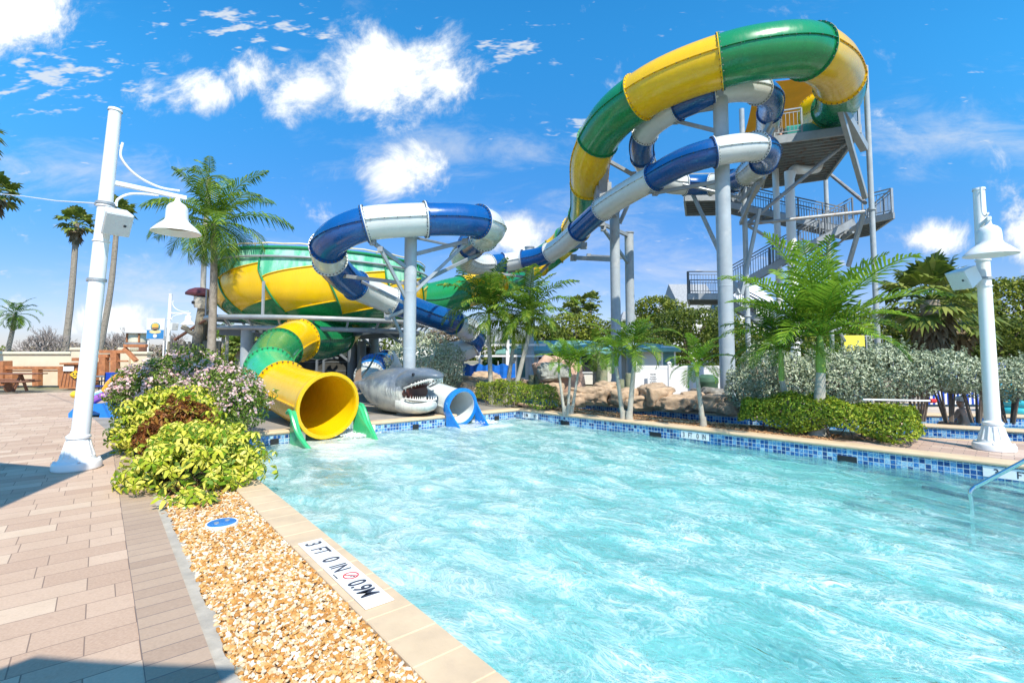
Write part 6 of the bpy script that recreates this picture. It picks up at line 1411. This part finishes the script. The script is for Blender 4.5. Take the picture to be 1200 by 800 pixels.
# ================================================================== left background
M_cream=PM('cream_stucco',(.72,.62,.46),.05,2,.85,stain=(.58,.48,.34),smix=.3,sscale=1.2); M_ccap=PM('cream_cap',(.66,.63,.48),.06,3,.8); M_wood=PM('orange_stained_timber',(.42,.17,.07),.25,6,.65,bump=.3,bscale=25,stain=(.26,.10,.05),smix=.5,sscale=4); M_bwood=PM('brown_slats',(.22,.10,.06),.2,8,.6); M_lwood=PM('weathered_timber',(.26,.23,.17),.3,7,.85,bump=.5,bscale=20,stain=(.13,.14,.10),smix=.7,sscale=3)
WY=25.0
a=W(-120,400,WY);b_=W(172,400,WY); zt=W(30,415,WY).z
wl=thing('perimeter_wall','long cream stucco wall with pale cap across the left background','wall',((a.x+b_.x)/2,WY,0)); mb=MB(); mb.box(((a.x+b_.x)/2,WY+.2,zt/2),(b_.x-a.x,.3,zt)); mb.build('wall',M_cream,wl,smooth=0)
mb=MB(); mb.box(((a.x+b_.x)/2,WY+.2,zt+.06),(b_.x-a.x+.1,.46,.14),bev=.03); mb.build('wall_cap',M_ccap,wl,smooth=30)
for px in(92,148): w=W(px,400,WY); mb=MB(); mb.box((w.x,WY+.15,zt/2+.1),(.5,.5,zt+.2)); mb.box((w.x,WY+.15,zt+.27),(.62,.62,.14),bev=.02); mb.build('wall_pier',M_cream,wl,smooth=0)
def timber(name,label,cat,bars,Y,mat=M_wood,extra=None,part='beam'):
    ps=[]; 
    for (x0,y0,x1,y1,w_,*yy) in bars:
        Ya=yy[0] if yy else Y; ps.append((W(x0,y0,Ya),W(x1,y1,Ya),w_))
    c=ps[0][0]; root=thing(name,label,cat,(c.x,c.y,0))
    for p,q,w_ in ps:
        if abs(p.x-q.x)<.02 and q.z<.6: q=Vector((p.x,p.y,0))
        mb=MB(); mb.bar(p,q,w_,w_*.7 if abs(p.x-q.x)>.3 else w_,bev=.01); mb.build('post' if abs(p.x-q.x)<.3 else part,mat,root,smooth=0)
    return root
timber('timber_rail','long low orange timber rail in front of the cream wall at the left','railing',[(5,431,72,431,.22),(5,434.5,72,434.5,.10),(3,423,3,452,.5),(14,438,14,452,.35),(44,431,44,452,.28),(72,431,72,452,.2)],24.2)
timber('timber_stair_rail','stepped orange timber railing rising towards the barrel hut','railing',[(86,421,108,421,.22),(108,417,128,417,.22),(118,412,150,412,.22),(122,417,122,440,.3),(135,412,135,441,.28),(146,408,160,423,.2),(146,405,172,405,.2),(112,424,112,448,.2),(128,423,150,423,.1)],23.6)
# box counter
def counter():
    root=thing('timber_counter','flared orange timber bin with white notice and yellow diamond emblem','counter',tuple(W(82,440,23))); root.location.z=0
    c=W(83,440,23); z1=W(83,427,23).z; mb=MB(); w0,w1=.52,.44; V=[(c.x-w0,23,0),(c.x+w0,23,0),(c.x+w0,24,0),(c.x-w0,24,0),(c.x-w1,23.1,z1),(c.x+w1,23.1,z1),(c.x+w1,24,z1),(c.x-w1,24,z1)]
    mb.add(V,[(0,1,5,4),(1,2,6,5),(2,3,7,6),(3,0,4,7),(4,5,6,7),(3,2,1,0)]); mb.build('body',M_wood,root,smooth=0)
    for i in range(6): x=c.x-.42+.168*i; mb=MB(); mb.bar((x,22.985,.1),(c.x+(x-c.x)*.86,23.08,z1-.05),.02,.03); mb.build('batten',M_bwood,root,smooth=0)
    mb=MB(); mb.box((c.x,23.5,z1+.04),(1.05,1.1,.08),bev=.01); mb.build('top',M_wood,root); mb=MB(); mb.box((c.x-.12,22.98+.02,z1*.5+.36),(.48,.03,.22)); mb.build('notice',M_marker,root,smooth=0)
    mb=MB(); q=Vector((c.x+.24,22.96,z1*.5+.1)); n=4
    mb.slab3([q+Vector((.26,0,0)),q+Vector((0,0,.2)),q+Vector((-.26,0,0)),q+Vector((0,0,-.2))],.03); mb.build('emblem',PM('emblem_yellow',(.8,.5,.03),.1,5,.5),root,smooth=0)
    mb=MB()
    for s_ in(-1,1): mb.lathe([(0,.01),(.035,.01),(.035,0)],q+Vector((.07*s_,-.018,.03)),8,Matrix.Rotation(PI/2,3,'X'))
    mb.box(q+Vector((0,-.02,-.07)),(.16,.01,.03)); mb.build('emblem_marks',M_ink,root,smooth=0)
counter()
# barrel hut
c=W(161,400,29); zb=W(161,412,29).z; bh=thing('barrel_hut','small round brown barrel hut with white conical roof behind the wall','hut',(c.x,c.y,0)); z1=W(161,390,29).z
mb=MB(); mb.lathe([(0,0),(.50,0),(.56,z1*.45),(.56,z1*.5),(.54,z1-.55),(.0,z1-.55)],c-Vector((0,0,c.z)),20); mb.build('barrel',M_bwood,bh)
mb=MB(); mb.lathe([(.56,-.04),(.585,-.04),(.585,.04),(.56,.04)],(c.x,c.y,z1-.62),20); mb.build('hoop',M_steel,bh)
mb=MB(); mb.lathe([(0,z1-.55),(.45,z1-.55),(.45,z1),(0,z1)],(c.x,c.y,0),20); mb.build('band',M_ccap,bh)
mb=MB(); mb.lathe([(0,z1+.26),(.35,z1+.16),(.66,z1+.03),(.66,z1-.02),(0,z1-.02)],(c.x,c.y,0),24); mb.build('roof',M_wroof,bh)
mb=MB(); 
for k_ in range(4): a_=PI/4+k_*PI/2; mb.bar((c.x+.5*math.cos(a_),c.y+.5*math.sin(a_),z1-.55),(c.x+.5*math.cos(a_),c.y+.5*math.sin(a_),z1),.07)
mb.build('corner_posts',M_wood,bh,smooth=0)
# hanging sign with swim-park style emblem
c=W(182.5,385,25.5); hw=.45; hh=.53; ps=thing('banner_sign','white and blue banner sign with round emblem beside the distant lamp post','sign',(c.x,c.y,0))
mb=MB(); mb.box((c.x,c.y,c.z),(hw*2,.04,hh*2)); mb.build('board',M_marker,ps,smooth=0)
mb=MB(); mb.box((c.x,c.y-.024,c.z-hh*.55),(hw*2-.02,.01,hh*.86)); mb.build('blue_field',PM('banner_blue',(.04,.22,.50),.25,3,.5),ps,smooth=0)
def disc(nm,x,z,rx,rz,mat,y):
    mb=MB(); mb.slab3([(c.x+x+rx*math.cos(a),c.y-y,c.z+z+rz*math.sin(a)) for a in np.linspace(0,2*PI,24,endpoint=False)],.01); mb.build(nm,mat,ps,smooth=0)
disc('emblem_ring',0,.10,.25,.21,PM('emblem_teal',(.10,.30,.34),.2,5,.5),.035); disc('emblem_sun',0,.14,.18,.13,PM('emblem_gold',(.75,.45,.08),.2,5,.5),.046); disc('emblem_wave',0,.02,.19,.055,PM('emblem_brown',(.30,.16,.08),.2,5,.5),.057); disc('emblem_scroll',0,-.16,.30,.10,PM('emblem_sand',(.78,.62,.30),.2,5,.5),.035); disc('emblem_badge',0,-.38,.10,.09,M_marker,.035)
for s_ in(-.4,.4): mb=MB(); mb.tube([(c.x+s_,c.y+.06,0),(c.x+s_,c.y+.06,c.z+hh)],.035,8); mb.build('post',M_white,ps)
M_hull=PM('mossy_hull',(.10,.11,.085),.3,6,.9,stain=(.22,.20,.15),smix=.5)
# wrecked ship prop
sh=thing('ship_wreck_prop','weathered timber ship wreck prop with leaning mast and maroon topped crow nest','prop',tuple(W(232,420,21))); sh.location.z=0
def sb(nm,p,q,w_,m=M_lwood,rnd=True):
    mb=MB(); (mb.tube([p,p.lerp(q,.33)+Vector((.02,0,.02)),p.lerp(q,.66)-Vector((.02,0,0)),q],[w_*.55,w_*.52,w_*.47,w_*.42],10) if rnd else mb.bar(p,q,w_,w_*.8)); mb.build(nm,m,sh,smooth=50)
mt=W(238,358,21); mbt=W(225,420,21); mbt.z=0; sb('mast',mbt,mt,.44)
sb('mast_brace',W(236,418,21.6),W(249,352,21.3),.2); sb('yard',W(205,398,21),W(247,371,20.8),.12,M_bwood); sb('yard',W(214,383,20.9),W(228,392,20.9),.2); sb('yard',W(226,392,21),W(248,372,21.2),.22)
c=mt; mb=MB(); mb.lathe([(.0,-.25),(.28,-.25),(.34,-.1),(.36,.22),(.30,.26),(0,.26)],c+Vector((-.02,0,.12)),18,Matrix.Rotation(R(8),3,'Y')); mb.build('crows_nest',PM('bleached_plaster',(.60,.57,.48),.15,6,.8,stain=(.3,.28,.22),smix=.5,sscale=6),sh)
mb=MB(); vs=[]; M2=Matrix.Rotation(R(4),3,'Y'); mb.lathe([(0,.42),(.26,.38),(.48,.27),(.62,.10),(.60,.0),(.3,-.04),(0,-.04)],c+Vector((-.12,0,.42)),24,M2@Matrix.Diagonal((1,.75,.85))); mb.build('nest_top',PM('maroon_fabric',(.09,.02,.03),.25,5,.6,stain=(.03,.01,.015)),sh)
mb=MB(); mb.box(c+Vector((-.20,-.36,.10)),(.13,.05,.13),bev=.02); mb.build('nest_hatch',M_dark,sh)
for (x0,y0,x1,y1,h_) in((197,407,218,408,.30),(216,407,240,408,.32),(238,404,258,404,.34),(222,414,250,413,.10)):
    p,q=W(x0,y0,20.8),W(x1,y1,20.8); mb=MB(); mb.bar(p,q,.12,h_,bev=.02); mb.build('hull_plank',M_hull,sh)
for x in(198,207,216,222,244,258): p=W(x,400,20.75); sb('hull_rib',Vector((p.x,p.y,0)),p,.12,M_lwood)
# picnic bench
def bench():
    c=W(15,445,22.0); root=thing('picnic_bench','dark brown slatted picnic table with benches at the left frame edge','picnic table',(c.x,c.y,0))
    x0=W(-40,400,21.5).x; x1=W(48,400,21.5).x
    for (x0_,x1_,y_,z_,n_,nm) in ((-40,50,437.5,0,4,'table_top'),(-40,36,444.5,0,2,'seat'),(-40,40,440.5,0,2,'seat')):
        Y_=21.5 if nm=='table_top' else (20.8 if y_>442 else 22.3); zz_=.75 if nm=='table_top' else .45
        a=W(x0_,400,Y_).x;b_=W(x1_,400,Y_).x
        for k_ in range(n_): mb=MB(); mb.box(((a+b_)/2,Y_-.18*n_/2+.18*k_+.09,zz_),(b_-a,.15,.05),bev=.01); mb.build(nm+'_slat',M_bwood,root)
    for px in(27,-30):
        x=W(px,400,21.5).x
        mb=MB(); mb.bar((x,20.7,.40),(x,22.4,.40),.08); mb.bar((x,21.2,0),(x,21.5,.72),.08); mb.bar((x,21.8,0),(x,21.5,.72),.08); mb.lathe([(0,.02),(.2,.02),(.2,-.02),(0,-.02)],(x,21.0,.2),14,Matrix.Rotation(PI/2,3,'Y')); mb.build('leg',M_bwood,root,smooth=0)
bench()
# table and chair behind the shrub
c=W(121,445,19.5); tb=thing('patio_table','small dark metal patio table behind the flowering shrub','table',(c.x,c.y,0)); mb=MB(); mb.box((c.x,c.y,.74),(.8,.8,.04),bev=.01); mb.build('top',M_dgrey,tb)
for i in(-1,1):
    for j in(-1,1): mb=MB(); mb.tube([(c.x+i*.34,c.y+j*.34,.72),(c.x+i*.38,c.y+j*.38,0)],.022,8); mb.build('leg',M_dgrey,tb)
def chair(px,py,Y,rz,label):
    c=W(px,py,Y); c.z=0; root=thing('patio_chair',label,'chair',c); root.rotation_euler=(0,0,0); M=Matrix.Rotation(rz,3,'Z')
    def q(x,y,z): return c+M@Vector((x,y,z))
    mb=MB(); mb.box(q(0,0,.44),(.46,.46,.03),rot=M,bev=.01); mb.build('seat',MBl,root); mb=MB(); mb.box(q(0,.24,.74),(.44,.03,.36),rot=M,bev=.01); mb.build('backrest',MBl,root)
    for i in(-1,1):
        for j in(-1,1): mb=MB(); mb.tube([q(i*.21,j*.21,.90 if j>0 else .62),q(i*.22,j*.22,.44),q(i*.24,j*.25,0)],.016,7); mb.build('leg',M_dark,root)
        mb=MB(); mb.bar(q(i*.23,-.22,.63),q(i*.23,.22,.63),.04,.02); mb.build('armrest',M_dark,root)
chair(113,450,18.3,R(160),'dark metal chair with blue seat left of the patio table'); chair(128,448,18.6,R(20),'dark metal chair with blue seat nearer the flowering shrub')
# toddler slide
def toddler():
    c=G(112,489); root=thing('toddler_slide','small plastic toddler slide with blue base, clear chute and yellow rail behind the lamp','play slide',c)
    PBl=PM('play_blue',(.01,.20,.62),.08,4,.35,coat=.3); POr=PM('play_orange',(.82,.38,.02),.08,4,.35,coat=.3); PYe=PM('play_yellow',(.86,.55,.02),.08,4,.35,coat=.3); PTe=PM('play_teal',(.30,.70,.66),.1,4,.3,coat=.3); PPu=PM('play_purple',(.36,.12,.50),.1,4,.35,coat=.3)
    Y=c.y
    def w_(px,py,dy=0): return W(px,py,Y+dy)
    mb=MB(); pts=[(82,489),(82,484),(90,476),(106,473),(126,472),(134,475),(136,482),(140,489),(118,490),(119,484),(112,481),(103,482),(96,486),(92,490)]
    P=[w_(*p) for p in pts]; 
    for p in P: p.z=max(p.z,.0)
    mb.slab3(P,.10); mb.build('front_panel',PBl,root,smooth=0)
    mb=MB(); mb.slab3([p+Vector((0,.75,0)) for p in P],.10); mb.build('rear_panel',PBl,root,smooth=0)
    mb=MB(); mb.box((w_(112,480).x,Y+.38,.16),(.9,.66,.22),bev=.04); mb.build('base',PBl,root,smooth=30)
    for k_,(mt_,o) in enumerate(((PPu,0),(PTe,.22),(M_white,.44))):
        mb=MB(); pts=[w_(105,472-o*8,.1+o*.6),w_(115,466-o*8,.1+o*.6),w_(128,460-o*8,.1+o*.6),w_(140,450-o*8,.1+o*.6)]; mb.tube([tuple(q) for q in spline([list(p) for p in pts],5)],.10,10); mb.build('chute_strip',mt_,root)
    for dy in(.05,.7):
        mb=MB(); pts=[w_(122,458,dy),w_(128,449,dy),w_(136,442,dy),w_(146,440,dy),w_(150,450,dy)]; mb.tube([tuple(q) for q in spline([list(p) for p in pts],6)],.075,10); mb.build('side_rail',POr,root)
    mb=MB(); p=w_(84,462,.5); q=w_(95,462,.5); mb.tube([p,p+Vector((.06,0,0)),q],[.06,.10,.10],14); mb.tube([q,Vector((q.x,q.y,0))],.05,10); mb.build('drum',PYe,root)
toddler()
# ================================================================== unseen sails added left of frame, shaped from the two big shadows they throw
off=Vector((SUN.x/SUN.z,SUN.y/SUN.z,1))
def castsail(label,shp,h):
    cs=[Vector((p.x,p.y,0))+off*h for p in shp]; o=sail('shade_sail',label,cs,PM('shadow_caster_cloth',(.55,.45,.33),.05,2,.8),sag=0.05,pinch=.03)  # unseen sail, added only to cast a shadow
    for i,c_ in enumerate(cs):
        if i<2: continue
        mb=MB(); mb.tube([(c_.x,c_.y,0),c_],.06,10); tag(mb.build('caster_post',M_white),['first','second','third','fourth'][i]+' white post of the '+label,'post')
a_,b__,c__=G(-60,541),G(106,550),G(-60,596)
castsail('unseen tan sail added outside the left frame edge to cast a shadow',[G(106,550),G(-10,600),G(-10,600)+Vector((-4,1,0)),G(-20,540)],5.2)
x0=G(42,768);x1=G(286,781);
castsail('unseen tan sail added behind the camera on the left to cast a shadow',[x1,x0,G(-60,800),Vector((-3.0,-.6,0))],4.2)

# dark pump enclosure and plant under the bowl
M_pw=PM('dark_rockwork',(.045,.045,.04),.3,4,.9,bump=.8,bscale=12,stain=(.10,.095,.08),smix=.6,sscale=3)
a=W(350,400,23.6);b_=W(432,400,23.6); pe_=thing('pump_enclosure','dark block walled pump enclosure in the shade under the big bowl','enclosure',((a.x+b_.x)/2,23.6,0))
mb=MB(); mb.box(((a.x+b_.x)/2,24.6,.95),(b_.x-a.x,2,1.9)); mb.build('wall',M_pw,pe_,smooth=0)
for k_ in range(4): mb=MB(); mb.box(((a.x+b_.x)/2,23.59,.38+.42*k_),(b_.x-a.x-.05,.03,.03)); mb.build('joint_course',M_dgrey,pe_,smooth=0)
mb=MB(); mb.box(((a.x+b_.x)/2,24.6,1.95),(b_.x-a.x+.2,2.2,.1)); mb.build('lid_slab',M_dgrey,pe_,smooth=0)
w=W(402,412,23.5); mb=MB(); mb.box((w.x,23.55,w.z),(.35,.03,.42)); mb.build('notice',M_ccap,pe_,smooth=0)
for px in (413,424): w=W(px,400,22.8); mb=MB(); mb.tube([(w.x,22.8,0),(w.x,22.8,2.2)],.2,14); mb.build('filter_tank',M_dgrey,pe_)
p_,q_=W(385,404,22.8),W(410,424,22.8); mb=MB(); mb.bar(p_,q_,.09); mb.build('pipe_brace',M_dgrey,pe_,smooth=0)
for px in (372,380): w=W(px,400,22.9); mb=MB(); mb.tube([(w.x,22.9,0),(w.x,22.9,1.3),(w.x+.2,22.9,1.4),(w.x+.5,23.3,1.4)],.06,8); mb.build('pipe',M_dgrey,pe_)
